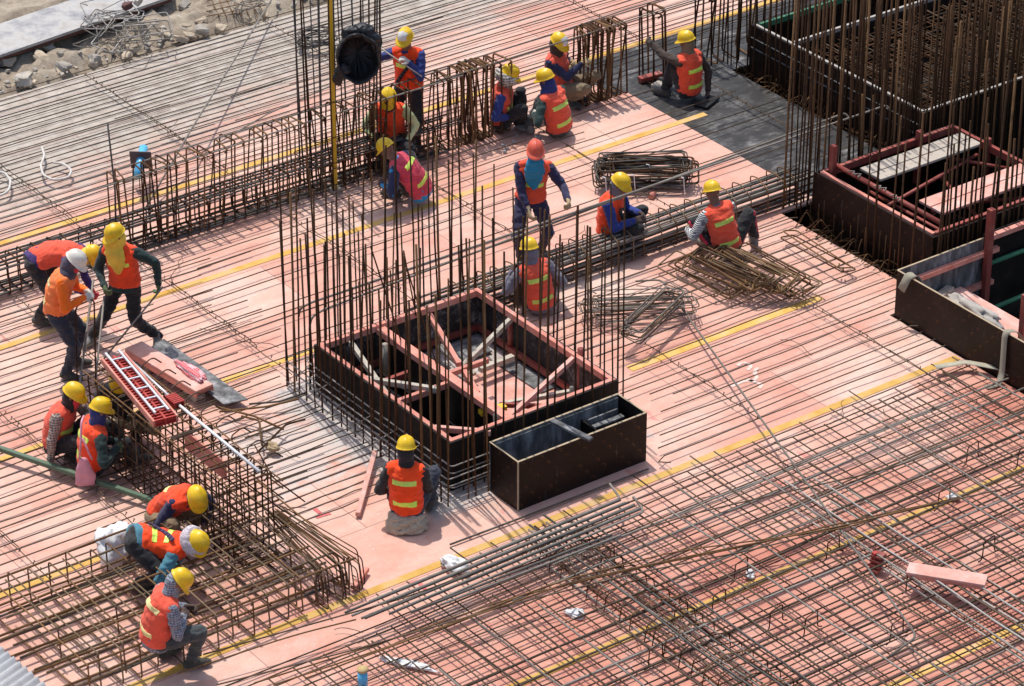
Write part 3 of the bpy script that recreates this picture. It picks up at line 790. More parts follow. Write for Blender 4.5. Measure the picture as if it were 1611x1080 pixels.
def stirrup_mesh(wd, h, r=.0085, hook=True):
    key = (round(wd, 2), round(h, 2), r)
    if key not in st_m:
        p = [(0, -wd / 2, h), (0, wd / 2, h), (0, wd / 2, 0), (0, -wd / 2, 0)]
        q = fillet(p, .045, True, 4)
        mb = MB().tube(q, r, 6, True)
        if hook: mb.tube([V((.012, -wd / 2 + .01, h - .02)), V((.02, -wd / 2 + .07, h - .09))], r, 5)
        st_m[key] = mb.mesh("stirrup")
    return st_m[key]
def put_stirrup(root, x, yc, z, wd, h, mat, rot=(0, 0, 0), r=.0085, name="stirrup"):
    me = stirrup_mesh(wd, h, r)
    o = bpy.data.objects.new(name, me)
    COL.objects.link(o)
    if not me.materials: me.materials.append(None)
    o.material_slots[0].link = 'OBJECT'; o.material_slots[0].material = mat
    if root is not None:
        o.parent = root; o.matrix_parent_inverse = Matrix.Translation(-root.location)
    o.location = (x, yc, z); o.rotation_euler = rot; return o
xs = []
x = -.1
while x < 4.7: xs.append(x); x += rnd.choice((.05, .09, .12, .14, .17, .2))
xs += [4.78, 4.86, 4.93, 4.98, 5.02, 5.05, 5.08, 5.11, 5.14, 5.17, 5.2, 5.23, 5.26, 5.29, 5.33, 5.38, 5.5, 5.6]
xs += [6.83, 6.88, 6.97, 7.03, 7.07, 7.10, 7.13, 7.16, 7.2, 7.23, 7.26, 7.3, 7.36, 7.44, 7.52, 7.98, 8.1, 8.16, 8.22, 8.85, 8.95, 9.05, 9.2, 9.4, 9.62, 9.8]
for x in sorted(xs, key=lambda q: (q > 9.3, q))[:100]:
    bunch = x > 4.9
    put_stirrup(row, x, 6.805, .03, .31, 1.02, rnd.choice((M_RUST, M_RUST, M_RUST2)), (rnd.gauss(0, .03), rnd.gauss(.02, .055), rnd.gauss(0, .12)), .0125 if bunch else .0105)
lowst = thing("low_stirrups", "low tied stirrups around the heavy bars under the tall stirrup row", "stirrups", (-3, 6.8, 0))
x = -4.0
while x < 4.6:
    put_stirrup(lowst, x, 6.795, .02, .34, .41, M_RUST, (0, rnd.gauss(0, .05), rnd.gauss(0, .05)), .010); x += rnd.uniform(.13, .22)
# far column bars with yellow pole
fc = thing("far_column_cage", "group of tall upright bars behind the yellow pole", "rebar cage", (3.1, 6.8, 0))
for k in range(22):
    a = k / 22 * 2 * math.pi
    upright(fc, 3.12 + .48 * max(-1, min(1, 1.4 * math.cos(a))), 6.8 + .25 * max(-1, min(1, 1.4 * math.sin(a))), rnd.uniform(2.6, 3.6), r=rnd.choice((.009, .012)), mat=rnd.choice((M_RUST, M_HEAVY)))
for z in (.15, .45, .8):
    MB().tube(fillet([(2.6, 6.52, z), (3.64, 6.52, z), (3.64, 7.08, z), (2.6, 7.08, z)], .05, True), .008, 6, True).build("hoop", M_RUST, fc)
yp = thing("yellow_pole", "tall yellow pole standing by the stirrup row", "pole", (2.9, 6.6, 0))
MB().box((2.9, 6.6, 1.55), (.045, .045, 3.1)).build("shaft", M_YPOLE, yp, False, )
MB().box((2.9, 6.6, .03), (.14, .14, .06)).build("foot_block", M_CONC, yp, False)
for z in (.35, 1.25): MB().tube(fillet([(2.87, 6.565, z), (2.94, 6.565, z), (2.94, 6.64, z + .02), (2.87, 6.64, z + .02)], .01, True), .006, 5, True).build("wire_lashing", M_WIRE, yp)

# ------------------------------------------------------------------ heavy bar bundle (beam cage 2)
bb = thing("bar_bundle_cage", "low tied bundle of heavy long bars with hooked links running to the right", "rebar cage", (2.4, 3.1, 0))
for y, z, m in ((2.98, .05, M_HEAVY), (3.06, .05, M_HEAVY), (3.14, .05, M_RUST), (3.22, .05, M_HEAVY), (3.30, .06, M_HEAVY), (2.98, .12, M_HEAVY), (3.3, .13, M_HEAVY), (3.0, .3, M_GREYBAR), (3.08, .31, M_GREYBAR), (3.16, .31, M_GREYBAR), (3.24, .31, M_HEAVY), (3.31, .3, M_GREYBAR), (3.04, .26, M_GREYBAR), (3.2, .26, M_HEAVY), (2.99, .2, M_GREYBAR)):
    MB().tube(wavy((1.6 + rnd.uniform(-.3, .5), y, z), (7.7 + rnd.uniform(-.3, .3), y, z), 7, .012, .008), .016, 6).build("long_bar", m, bb)
x = 2.3
while x < 7.4:
    t = rnd.uniform(-.03, .03)
    p = [(x, 3.28, .10), (x + .01, 3.33, .38), (x + .02, 3.20, .40), (x + t, 2.96, .33), (x + t, 2.95, .03), (x + t, 3.2, .02)]
    MB().tube(fillet(p, .04), .008, 6).build("hooked_link", rnd.choice((M_RUST2, M_TAN, M_RUST2)), bb)
    x += rnd.uniform(.17, .3)

# ------------------------------------------------------------------ left wall cage (runs across) and its fan of links
lc = thing("wall_cage", "waist high cage of upright stirrups under the red tray at left", "rebar cage", (-2.4, .2, 0))
for k in range(23):
    y = .08 + k * .128
    me_h = 1.0
    o = put_stirrup(lc, -2.42, y, .02, .5, 1.0, rnd.choice((M_RUST, M_RUST, M_BAR)), (rnd.gauss(0, .02), rnd.gauss(0, .03), math.pi / 2 + rnd.gauss(0, .05)), .0085)
for x in (-2.68, -2.5, -2.34, -2.17):
    for z in ((.05, .2, .35, .5, .65, .8, .93, 1.02) if x in (-2.68, -2.17) else (.04, 1.0)):
        MB().tube(wavy((x, -.1, z), (x, 3.05, z), 5, .008), .008, 6).build("long_bar", M_RUST2 if z > .9 else M_RUST, lc)
for k in range(9):
    y = .3 + k * .3
    p = [(-2.15, y, 1.0), (-2.15, y, 1.06), (-2.0, y + .02, 1.1), (-1.9, y + .02, 1.0)]
    MB().tube(fillet(p, .05), .008, 6).build("hook", M_BAR, lc)
for k in range(8):
    y = .2 + k * .36
    MB().tube([V((-2.75, y, .98)), V((-2.08, y + .03, .99))], .0075, 6).build("tie_link", M_BAR, lc)
MB().box((-2.24, 1.30, .66), (.02, .8, .22)).build("inner_pink_board", M_REDWOOD, lc, False)
GFAN = ("long hooked link in the fanned bundle at the right end of the wall cage", "links of the fanned bundle")
for k in range(24):
    dx = -.30 + .6 * k / 23 + rnd.uniform(-.03, .03); dz = rnd.uniform(-.05, .05)
    e = -.92 - .12 * math.sin(k * .7) + rnd.uniform(-.06, .06)
    p = [(-2.06 + dx * .35, .30, .40 + dz), (-2.08 + dx, e, .38 + dz), (-2.07 + dx, e - .04, .06), (-2.06 + dx, e + .14, .03)]
    o = MB().tube(fillet(p, .05), .0065, 6).build("hooked_link", rnd.choice((M_RUST2, M_BAR, M_RUST)))
    tag(o, GFAN[0], "rebar link", GFAN[1])

# ------------------------------------------------------------------ low cage bottom left
lo = thing("low_beam_cage", "wide low cage of rusty bars the seated worker sits on at bottom left", "rebar cage", (-3.5, -.1, 0))
for k, y in enumerate((.84, .62, .40, .18, -.05, -.28, -.52, -.76, -.98)):
    MB().tube(wavy((-5.25 + rnd.uniform(-.3, .3), y, .43), (-1.98 + rnd.uniform(-.2, .15), y + .02, .43), 6, .01), .013, 6).build("long_bar", M_TAN if k % 2 else M_RUST2, lo)
for k in range(15):
    y = .8 - k * .125; z = (.06, .10, .2)[k % 3]
    MB().tube(wavy((-5.3 + rnd.uniform(-.25, .5), y, z), (-2.0 + rnd.uniform(-.5, .2), y + .02, z), 6, .012), .0145, 6).build("long_bar", (M_RUST2, M_HEAVY, M_TAN)[k % 3], lo)
for k in range(16):
    x = -5.0 + k * .205 + rnd.uniform(-.04, .04)
    dy = rnd.uniform(-.08, .08)
    put_stirrup(lo, x, -.08 + dy, .03, 1.78, .42, M_TAN if k % 3 else M_RUST2, (0, rnd.gauss(0, .04), rnd.gauss(0, .015)), .0095)
for k in range(10):
    x = -4.9 + k * .33 + rnd.uniform(-.05, .05)
    p = [(x, .3, .45), (x, -.9, .45), (x, -.93, .12)] if k % 2 else [(x, .75, .45), (x, -.3, .45), (x, -.33, .1)]
    MB().tube(fillet(p, .04), .0085, 6).build("hooked_link", M_TAN, lo)

# ------------------------------------------------------------------ right hand core forms
def shaft(label, x0, x1, y0, y1, zt, left=True):
    r = thing("shaft_form", label, "formwork", ((x0 + x1) / 2, (y0 + y1) / 2, 0))
    panel_box(r, x0, x1, y0, y1, -.6, zt, dict(all=M_FORMPLY if left else M_BLACKPLY), edge=False)
    return r
B = shaft("dark shaft form with red steel rails and two planks across it at right", 7.28, 9.55, .49, 2.62, .595)
for k, z in enumerate((.55,)):
    for a, b in (((7.34, .55), (7.34, 2.56)), ((7.37, 2.55), (9.5, 2.55)), ((9.49, .55), (9.49, 2.51)), ((7.37, .56), (9.45, .56))):
        MB().beam((*a, z + .02), (*b, z + .02), .05, .09).build("top_rail", M_REDWOOD if a[0] < 7.35 and b[0] < 7.35 else M_REDSTEEL, B, False)
MB().tube([(7.52, .62, .66), (7.52, 2.52, .66)], .032, 10).build("steel_pipe", M_REDSTEEL, B)
for a, b in (((7.5, 1.55, .5), (9.4, 2.0, .45)), ((8.1, 1.45, .35), (9.4, .75, .4)), ((7.8, .8, .3), (9.45, 1.0, .3)), ((8.0, 2.4, .2), (8.0, .7, .2)), ((8.7, 1.9, .4), (8.3, .75, .4)), ((8.9, 2.4, .45), (9.45, 1.5, .45))):
    MB().tube([V(a), V(b)], .024, 8).build("steel_brace", M_REDSTEEL, B)
for (x, y, h) in ((7.46, 2.5, .95), (8.9, 2.52, .72), (9.47, 1.9, .7)):
    MB().box((x, y, .3 + h / 2 - .3), (.07, .07, h)).build("steel_post", M_REDSTEEL, B, False)
for k in range(7):
    c = V((7.47 + rnd.uniform(-.03, .03), 1.5 + .22 * rnd.uniform(-1, 1) + (k % 2) * .5, .69))
    MB().tube([c, c + V((.05, .03, .02)), c + V((.02, .07, .01)), c + V((-.04, .05, .03))], .008, 5).build("wire_twist", M_GREYBAR, B)
for (ya, yb, lb, m) in ((1.88, 2.28, "cream scaffold plank across the far half of the right shaft form", M_CREAMPLANK), (.78, 1.22, "pinkish scaffold plank across the near half of the right shaft form", M_PINKPLANK)):
    r = thing("scaffold_plank", lb, "plank", (8.5, (ya + yb) / 2, .64), "planks across the right shaft form")
    h = (yb - ya) / 2
    for q in (0, 1):
        MB().box((8.53, ya + h * (q + .5), .65), (1.66, h - .018, .035)).build("board", m, r, False, .004)
    MB().box((8.53, ya + h, .60), (1.6, .06, .05)).build("batten", M_REDSTEEL, r, False)
Cc = shaft("big dark form with a raft of crossed bars inside at top right", 9.44, 16, 3.05, 6.42, .595)
for a, b, m in (((9.49, 3.1), (9.49, 6.38), M_WHITELUM), ((9.53, 3.095), (15.9, 3.095), M_WHITELUM), ((9.53, 6.37), (15.9, 6.37), M_GREENCAP), ((9.54, 5.66), (15.9, 5.66), M_WHITELUM)):
    MB().beam((*a, .565), (*b, .565), .04, .075).build("cap_timber", m, Cc, False)
MB().box((12.7, 5.63, .2), (6.4, .02, .7)).build("side_panel", M_BLACKPLY, Cc, False)
for z in (.42, .28):
    MB().box((9.43, 4.75, z), (.012, 3.3, .012)).build("chalk_line_lath", M_GREYPLY, Cc, False)
raft = thing("raft_mat", "dense raft of crossed rusty bars filling the big form at top right", "rebar mat", (12.5, 4.4, .3))
for z, n in ((.45, 26), (.2, 20)):
    for k in range(n): 
        y = 3.2 + 2.35 * (k + .5) / n
        y += rnd.uniform(-.035, .035); MB().tube(wavy((9.56, y, z + rnd.uniform(-.02, .02)), (15.8, y + rnd.uniform(-.06, .06), z), 6, .02, .015), .010, 5).build("lengthwise_bar", M_RUST if k % 4 else M_BAR, raft)
for z, n in ((.475, 52), (.225, 40)):
    for k in range(n):
        x = 9.6 + 6.1 * (k + .5) / n
        x += rnd.uniform(-.05, .05); MB().tube(wavy((x, 3.12, z + rnd.uniform(-.02, .02)), (x + rnd.uniform(-.06, .06), 5.58, z), 4, .02, .015), .010, 5).build("crosswise_bar", M_RUST if k % 3 else M_BAR, raft)
rc = thing("wall_bar_cage", "dense rows of tall rusty upright bars around the dark forms at right", "rebar cage", (7.1, 2.8, 0))
UPR = dict(z0=-.5)
rows(rc, 7.08, 2.72, 7.6, 2.72, .085, 2.7, 3.4, **UPR)
rows(rc, 7.1, 2.97, 7.6, 2.97, .1, 2.5, 3.4, **UPR)
rows(rc, 7.7, 2.72, 12.5, 2.72, .2, 1.2, 3.3, **UPR)
rows(rc, 7.7, 2.95, 12.5, 2.95, .22, 1.2, 3.3, **UPR)
rows(rc, 7.2, .36, 9.0, .36, .075, 1.3, 2.9, **UPR)
rows(rc, 7.13, .45, 7.13, 1.5, .2, 1.6, 2.8, **UPR)
rc2 = thing("wall_bar_cage", "rows of tall rusty upright bars along the left wall of the big raft form", "rebar cage", (9.3, 4.7, 0))
rows(rc2, 9.24, 3.1, 9.24, 6.6, .17, 1.8, 3.2, **UPR)
rows(rc2, 9.37, 3.1, 9.37, 6.6, .26, 1.8, 3.2, **UPR)
rows(rc2, 9.2, 6.6, 12.5, 6.6, .2, 1.1, 2.2, z0=.02)
rows(rc2, 9.75, .6, 9.75, 2.6, .17, 1.4, 2.6, **UPR)
rc3 = thing("wall_bar_cage", "rows of rusty upright bars standing inside the big raft form", "rebar cage", (11, 4.2, 0))
rows(rc3, 10.2, 3.35, 14.5, 3.35, .15, .9, 2.0)
rows(rc3, 10.9, 4.1, 14.8, 4.1, .17, .9, 1.9)
rows(rc3, 11.4, 4.9, 15.0, 4.9, .2, .9, 1.8)
rc4 = thing("wall_bar_cage", "tallest dense rusty upright bars between the shaft form and the raft form", "rebar cage", (9, 2.84, 0))
rows(rc4, 7.8, 2.84, 13.5, 2.84, .1, 1.6, 3.6, **UPR)
rows(rc4, 9.7, .44, 11.5, .44, .2, 1.6, 3.0, **UPR)
rc5 = thing("wall_bar_cage", "rusty upright bars rising inside the raft form near its front edge", "rebar cage", (11, 3.2, 0))
rows(rc5, 9.8, 3.2, 15, 3.2, .12, 1.2, 2.6)
rows(rc5, 9.75, 3.4, 9.75, 5.5, .16, 1.6, 2.6)
rows(rc5, 10.6, 3.7, 15, 3.7, .16, .7, 1.7)
# short dowels on the left wall of the shaft
dw = thing("wall_dowels", "short thin dowel bars standing against the left wall of the right shaft form", "dowels", (7.2, 1.5, 0))
for k in range(17):
    upright(dw, 7.16 + rnd.uniform(-.03, .05), .3 + k * .14, rnd.uniform(.2, .42), r=.006, mat=M_RUST, z0=-.45)
# tangled bars in the two trenches
for x0, x1, y0, y1, lb in ((9.17, 9.42, 3.1, 6.4, "tangle of rusty links in the trench beside the big raft form"), (7.02, 7.26, .4, 2.6, "loose rusty bar ends in the trench beside the right shaft form")):
    t = thing("trench_bars", lb, "rebar", ((x0 + x1) / 2, (y0 + y1) / 2, -.2))
    n = int((y1 - y0) / .06)
    for k in range(n):
        y = y0 + (y1 - y0) * k / n
        p = [V((x0 - rnd.uniform(-.02, .15), y, -.02 + rnd.uniform(-.1, .1))), V((x0 + rnd.uniform(.05, .15), y + rnd.uniform(-.1, .1), rnd.uniform(-.12, .18))), V((x1, y + rnd.uniform(-.15, .15), rnd.uniform(-.3, .08))), V((x1 - .1, y + rnd.uniform(-.2, .2), -.35))]
        MB().tube(fillet(p, .05), .0075, 5).build("bent_bar", rnd.choice((M_RUST, M_RUST, M_RUST2)), t)
    for k in range(5):
        MB().tube(wavy((x0 + (x1 - x0) * rnd.random(), y0, rnd.uniform(-.3, -.02)), (x0 + (x1 - x0) * rnd.random(), y1, rnd.uniform(-.3, -.02)), 5, .02), .011, 6).build("long_bar", M_RUST, t)
# right front form with grey lining
D = thing("edge_form", "long dark form wall with a grey stained inner face at the right edge", "formwork", (6.4, -1, 0))
MB().box((6.39, -1.95, .297), (.02, 4.14, .62)).build("side_panel", M_FORMPLY, D, False)
MB().box((6.39, -1.95, .610), (.022, 4.14, .006)).build("panel_edge", M_PLYEDGE, D, False)
MB().box((7.07, .13, .05), (1.34, .02, 1.1)).build("side_panel", M_GREYPLY, D, False)
MB().box((7.07, .13, .603), (1.34, .022, .006)).build("panel_edge", M_PLYEDGE, D, False)
MB().box((8.6, .135, .0), (1.7, .02, 1.3)).build("side_panel", M_BLACKPLY, D, False)
MB().beam((6.45, .085, .42), (7.95, .085, .42), .06, .06).build("waler", M_REDWOOD, D, False)
MB().beam((6.6, .085, .0), (7.9, .085, .0), .06, .06).build("waler", M_REDWOOD, D, False)
MB().beam((7.8, .07, .62), (9.5, .07, .62), .07, .06).build("waler", M_REDWOOD, D, False)
MB().box((7.74, .03, .35), (.075, .075, 1.35)).build("steel_post", M_REDSTEEL, D, False)
MB().box((6.72, -1.62, .55), (.075, .075, .8)).build("steel_post", M_REDSTEEL, D, False)
MB().tube([(7.8, .05, .28), (9.4, .05, .28)], .03, 8).build("green_tube", M_GREENCAP, D)
MB().tube([(7.6, -.1, -.25), (9.4, -.1, -.2)], .03, 8).build("green_tube", M_GREENCAP, D)
MB().box((6.88, -1.9, .10), (.94, 3.9, .03)).build("inner_ledge_board", M_PINKPLANK, D, False)
MB().box((6.95, -.02, .15), (.5, .1, .05), Matrix.Rotation(.3, 3, 'Z')).build("wood_block", M_PALEWOOD, D, False)
# ------------------------------------------------------------------ loose things on the deck
link_m = {}
def link_mesh(L, W, r):
    k = (L, W, r)
    if k not in link_m:
        q = fillet([(-L / 2, -W / 2, 0), (L / 2, -W / 2, 0), (L / 2, W / 2, 0), (-L / 2, W / 2, 0)], .05, True, 4)
        mb = MB().tube(q, r, 6, True)
        mb.tube([V((-L / 2 + .01, W / 2 - .01, .012)), V((-L / 2 + .09, W / 2 - .08, .014))], r, 5)
        link_m[k] = mb.mesh("link")
    return link_m[k]
def put_link(c, yaw, tilt, L, W, mat, label, group, r=.0065, pitch=0):
    me = link_mesh(L, W, r)
    o = bpy.data.objects.new("rebar_link", me); COL.objects.link(o)
    if not me.materials: me.materials.append(None)
    o.material_slots[0].link = 'OBJECT'; o.material_slots[0].material = mat
    o.matrix_world = Matrix.Translation(V(c)) @ Matrix.Rotation(yaw, 4, 'Z') @ Matrix.Rotation(pitch, 4, 'Y') @ Matrix.Rotation(tilt, 4, 'X')
    return tag(o, label, "rebar link", group)
for k in range(27):
    t = k / 26
    c = V((5.06 + .72 * t + rnd.uniform(-.06, .06), 2.02 - .55 * t + rnd.uniform(-.10, .10), .13 + .11 * math.sin(3.14 * t) + rnd.uniform(-.03, .04)))
    put_link(c, math.pi / 2 + rnd.uniform(-.12, .14) + .10, rnd.uniform(-.35, .1), rnd.choice((1.0, 1.08)), .34, rnd.choice((M_RUST2, M_RUST, M_TAN)), "closed rusty steel link in the toppled pile right below the striped sleeve worker", "links of the toppled pile", .0095)
s0 = at(1012, 276, .16)
for k in range(32):
    c = s0 + V((rnd.uniform(-.12, .12), rnd.uniform(-.12, .12), (.0055 * k if k > 12 else .003 * k) + rnd.uniform(-.02, .02)))
    put_link(c, -.62 + rnd.uniform(-.17, .17), rnd.uniform(.5, 1.1) if k < 13 else rnd.uniform(-.1, .5), rnd.choice((1.02, 1.1)), .25, rnd.choice((M_RUST, M_HEAVY, M_BAR)), "long steel link in the tied stack behind the blue shirted squatting worker", "links of the tied stack", .009)
for k, (px, py) in enumerate(((1018, 262), (994, 278), (1072, 282), (949, 282))):
    b = at(px, py, .3)
    o = MB().tube(fillet([b + V((0, .02, .02)), b + V((.02, -.02, .02)), b + V((.03, -.03, -.16)), b + V((.05, -.02, -.2))], .01), .007, 5).build("cable_tie", M_WHITE)
    tag(o, "short white plastic tie hanging on the tied stack of links", "cable tie", "white ties on the link stack")
for k in range(13):
    c = V((3.95 + rnd.uniform(-.1, .1), 1.83 + rnd.uniform(-.13, .13), .11 + .012 * k))
    put_link(c, -.5 + rnd.uniform(-.12, .12), rnd.uniform(-.15, .3), 1.15, .26, rnd.choice((M_GREYBAR, M_BAR)), "greyish link in the flat pile just right of the column cage", "links of the flat greyish pile", .0065)
for k in range(8):
    c = V((3.80 + .012 * k, 1.40 + .01 * k + rnd.uniform(-.03, .03), .25 + .014 * k))
    put_link(c, .42 + rnd.uniform(-.05, .05), rnd.uniform(.0, .35), 1.12, .26, rnd.choice((M_GREYBAR, M_BAR, M_RUST2)), "link lying aslant on top of the flat greyish pile", "links lying aslant on the greyish pile", .0065)
for k, lb in enumerate(("lower of two long links lying alone by the right deck edge", "upper of two long links lying alone by the right deck edge")):
    put_link((6.53 + .03 * k, 1.66 + .05 * k, .12 + .03 * k), math.pi / 2 + .03 - .1 * k, .15 + .1 * k, 1.12, .22, M_RUST2 if k else M_RUST, lb, None, .010)
for k in range(16):
    b = at(rnd.uniform(150, 235), rnd.uniform(38, 78), .12)
    put_link(b + V((0, 0, .02 * k)), rnd.uniform(-.9, .9), rnd.uniform(-.5, .6), .62, .3, M_PALE if k % 3 else M_GREYBAR, "pale dusty link in the tangled heap on the soil at top left", "links of the heap on the soil", .008)

def loose(label, pts, r, mat, fil=.06, cat="rebar", name="loose_bar", group=None, seg=8):
    o = MB().tube(fillet(pts, fil) if fil else pts, r, seg).build(name, mat); return tag(o, label, cat, group)
loose("long grey bar with hooked ends lying aslant from the column cage to the bottom right", [at(1000, 443, .05), at(1040, 440, .10), at(1443, 1002, .30), at(1400, 1032, .27)], .012, M_GREYBAR, .1)
loose("grey bar leaning on the far end of the stirrup row up to the rubble", [at(228, 330, .05), at(300, 205, .45), at(432, -8, .2)], .0125, M_GREYBAR, 0)
loose("grey bar lying aslant behind the stirrup row towards the black drum", [at(318, 240, .12), at(420, 180, .14), at(560, 118, .15)], .010, M_GREYBAR, 0)
loose("upper of two long grey bars held by the red helmeted worker", [at(470, 498, .74), at(471, 486, .86), at(490, 476, .9), at(1395, 166, .93), at(1402, 176, .86)], .0135, M_GREYBAR, .07)
loose("lower of two long grey bars held by the red helmeted worker", [at(487, 520, .70), at(489, 500, .83), at(510, 487, .86), at(1330, 178, .9), at(1338, 190, .82)], .0135, M_GREYBAR, .07)
loose("bar lying alone along the foot of the small form box", [at(708, 857, .03), at(820, 815, .03), at(1020, 738, .03)], .011, M_HEAVY, 0)
loose("single dark bar standing upright at the left end of the stirrup row", [at(183, 388, .02), at(180, 280, .55) * 0 + V((-.13, 6.72, .9)), V((-.16, 6.74, 1.78))], .012, M_HEAVY, 0)
GLB = "thin flexible bars laid across the front grid"
for k, pth in enumerate(([(400, 1075), (600, 1012), (800, 942), (1000, 895), (1191, 856), (1319, 824), (1510, 783)], [(340, 1078), (560, 1022), (790, 955), (1000, 902), (1200, 862), (1330, 826), (1611, 762)],
                         [(480, 1068), (700, 986), (900, 915), (1100, 872), (1320, 829), (1480, 790)], [(1010, 833), (1100, 806), (1230, 776), (1400, 738), (1611, 660)],
                         [(430, 1078), (640, 1008), (870, 918), (1060, 868), (1330, 832), (1420, 802)], [(320, 1030), (480, 985), (640, 940), (800, 880)], [(280, 1060), (460, 1000), (560, 975)])):
    loose("thin brown flexible bar sagging across the front grid of bars", [at(x, y, .26 + .012 * (k % 3)) for x, y in pth], .008, M_BAR if k % 2 else M_RUST2, .3, group=GLB)
def ribbed(pts, r):
    P = fillet(pts, .07, False, 6); out, rad = [], []
    for i in range(len(P) - 1):
        d = P[i + 1] - P[i]; n = max(1, int(d.length / .011))
        for j in range(n):
            out.append(P[i] + d * (j / n)); rad.append(r * (1.0 if len(out) % 2 else .86))
    out.append(P[-1]); rad.append(r)
    return MB().tube(out, r, 7, False, rad)
for k in range(11):
    s = k * .046
    a = V((-2.1 + rnd.uniform(-.35, .2) + (0.5 if k > 7 else 0), -1.50 - s + rnd.uniform(-.01, .01), .27 + .02 * (k % 2)))
    b = V((1.15 + rnd.uniform(-.08, .08), -1.46 - s * .95, .27 + .02 * (k % 2)))
    pts = [a, b] if k in (1, 2, 3, 4, 5, 6, 7) else [a, b, b + V((.06, .26, .03))] if k < 9 else [a, b + V((-.5, -.12, 0))]
    o = ribbed(pts, .0145).build("ribbed_bar", M_HEAVY if k % 2 else M_GREYBAR)
    tag(o, "thick grey ribbed bar in the bundle lying in front of the small form box", "rebar", "thick ribbed bars of the front bundle")
# rusty bent bars left of the core form
for k, (pts, m, lb) in enumerate((([(345, 648), (420, 640), (470, 628)], M_RUST2, "rusty bent bar pointing at the column cage left side"), ([(380, 655), (408, 662), (412, 700)], M_RUST2, "short rusty bar bent at a right angle left of the core form"),
                                  ([(392, 636), (440, 632), (482, 618)], M_HEAVY, "dark ribbed bar end beside the rusty bent bars"), ([(405, 712), (450, 668), (480, 660)], M_RUST, "thin bent bar beside the glove on the pink boards"),
                                  ([(340, 640), (400, 655), (446, 676)], M_RUST2, "rusty bar crossing the bent bars left of the core form"))):
    loose(lb, [at(x, y, .12) for x, y in pts], .012, m, .04)
loose("long thin bar lying aslant from the wall cage end onto the boards", [at(400, 700, .5), at(430, 752, .3), at(480, 790, .06)], .008, M_RUST, 0)

# held things
loose("grey bar whose raised end the wide standing worker holds", [at(155, 575, .06), on_plane(256, 452, (-1.14, 4.8, 0), .12)], .011, M_GREYBAR, 0)
u = [at(122, 640, .05), on_plane(119, 482, (-2.07, 4.6, 0), .05), on_plane(148, 470, (-2.07, 4.6, 0), .05), at(151, 610, .05)]
loose("dark bent bar like an upside down U gripped by the white helmeted worker", u, .009, M_RUST, .06)
loose("pale grey pipe standing between the three workers at left", [at(128, 650, .04), at(126, 600, .1), on_plane(147, 440, (-1.6, 5.0, 0), .0)], .014, M_GREYBAR, .1, "pipe", "grey_pipe")
loose("thin grey pipe below the gloved hands of the wide standing worker", [at(157, 648, .04), at(150, 600, .05), on_plane(164, 466, (-1.14, 4.8, 0), .2)], .012, M_GREYBAR, .1, "pipe", "grey_pipe")
loose("thin pale stick held by the standing worker behind the stirrups", [on_plane(584, 66, (4.41, 7.14, 0), .22), on_plane(664, 121, (4.41, 7.14, 0), .34)], .009, M_PALEWOOD, 0, "stick", "stick")
loose("bar lying between the two sitting workers at the stirrup bunch", [at(768, 207, .05), at(840, 188, .06), at(925, 163, .05)], .011, M_GREYBAR, 0)

# ---- planks, tray, tubes
def plank(name, label, cat, a, b, w_, h_, z, mat, bev=.004, ribs=0, mat2=None):
    A, Bb = at(*a, z), at(*b, z)
    r = thing(name, label, cat, ((A.x + Bb.x) / 2, (A.y + Bb.y) / 2, z))
    MB().beam(A, Bb, w_, h_).build("board", mat, r, False, bev)
    d = (Bb - A).normalized(); s = V((-d.y, d.x, 0)); L = (Bb - A).length
    for k in range(ribs):
        c = A + d * (L * (k + .5) / ribs)
        MB().beam(c - s * (w_ / 2 - .01) - V((0, 0, h_ / 2 + .03)), c + s * (w_ / 2 - .01) - V((0, 0, h_ / 2 + .03)), .012, .058).build("rib", mat2 or mat, r, False)
    return r, A, Bb, d, s
r, A, Bb, d, s = plank("form_panel", "long pink form panel with ribs underneath lying right of the red tray", "panel", (210, 544), (322, 612), .24, .03, .20, M_PINKPLANK, .004, 14, M_REDWOOD)
for q in (-1, 1):
    MB().beam(A + s * q * .115 - V((0, 0, .045)), Bb + s * q * .115 - V((0, 0, .045)), .014, .06).build("side_flange", M_REDWOOD, r, False)
for k, t in enumerate((.15, .85)):
    c = A + d * (t * 1.3); o = MB().box((c.x, c.y, .05), (.12, .3, .1)).build("support_block", M_PALEWOOD, None, False, .004)
    tag(o, ("timber block under the far end of the pink form panel", "timber block under the near end of the pink form panel")[k], "block")
b_ = [at(258, 535, .09), at(390, 630, .09), at(352, 638, .09), at(238, 549, .09)]
bm = bmesh.new(); f = bm.faces.new([bm.verts.new(p) for p in b_]); ex = bmesh.ops.extrude_face_region(bm, geom=[f])
for v in [g for g in ex["geom"] if isinstance(g, bmesh.types.BMVert)]: v.co.z += .015
bmesh.ops.recalc_face_normals(bm, faces=bm.faces); me = bpy.data.meshes.new("ply_strip"); bm.to_mesh(me); bm.free()
tag(link("ply_strip", me, M_GREYPLY), "dark cement stained plywood strip lying behind the pink form panel", "plywood")
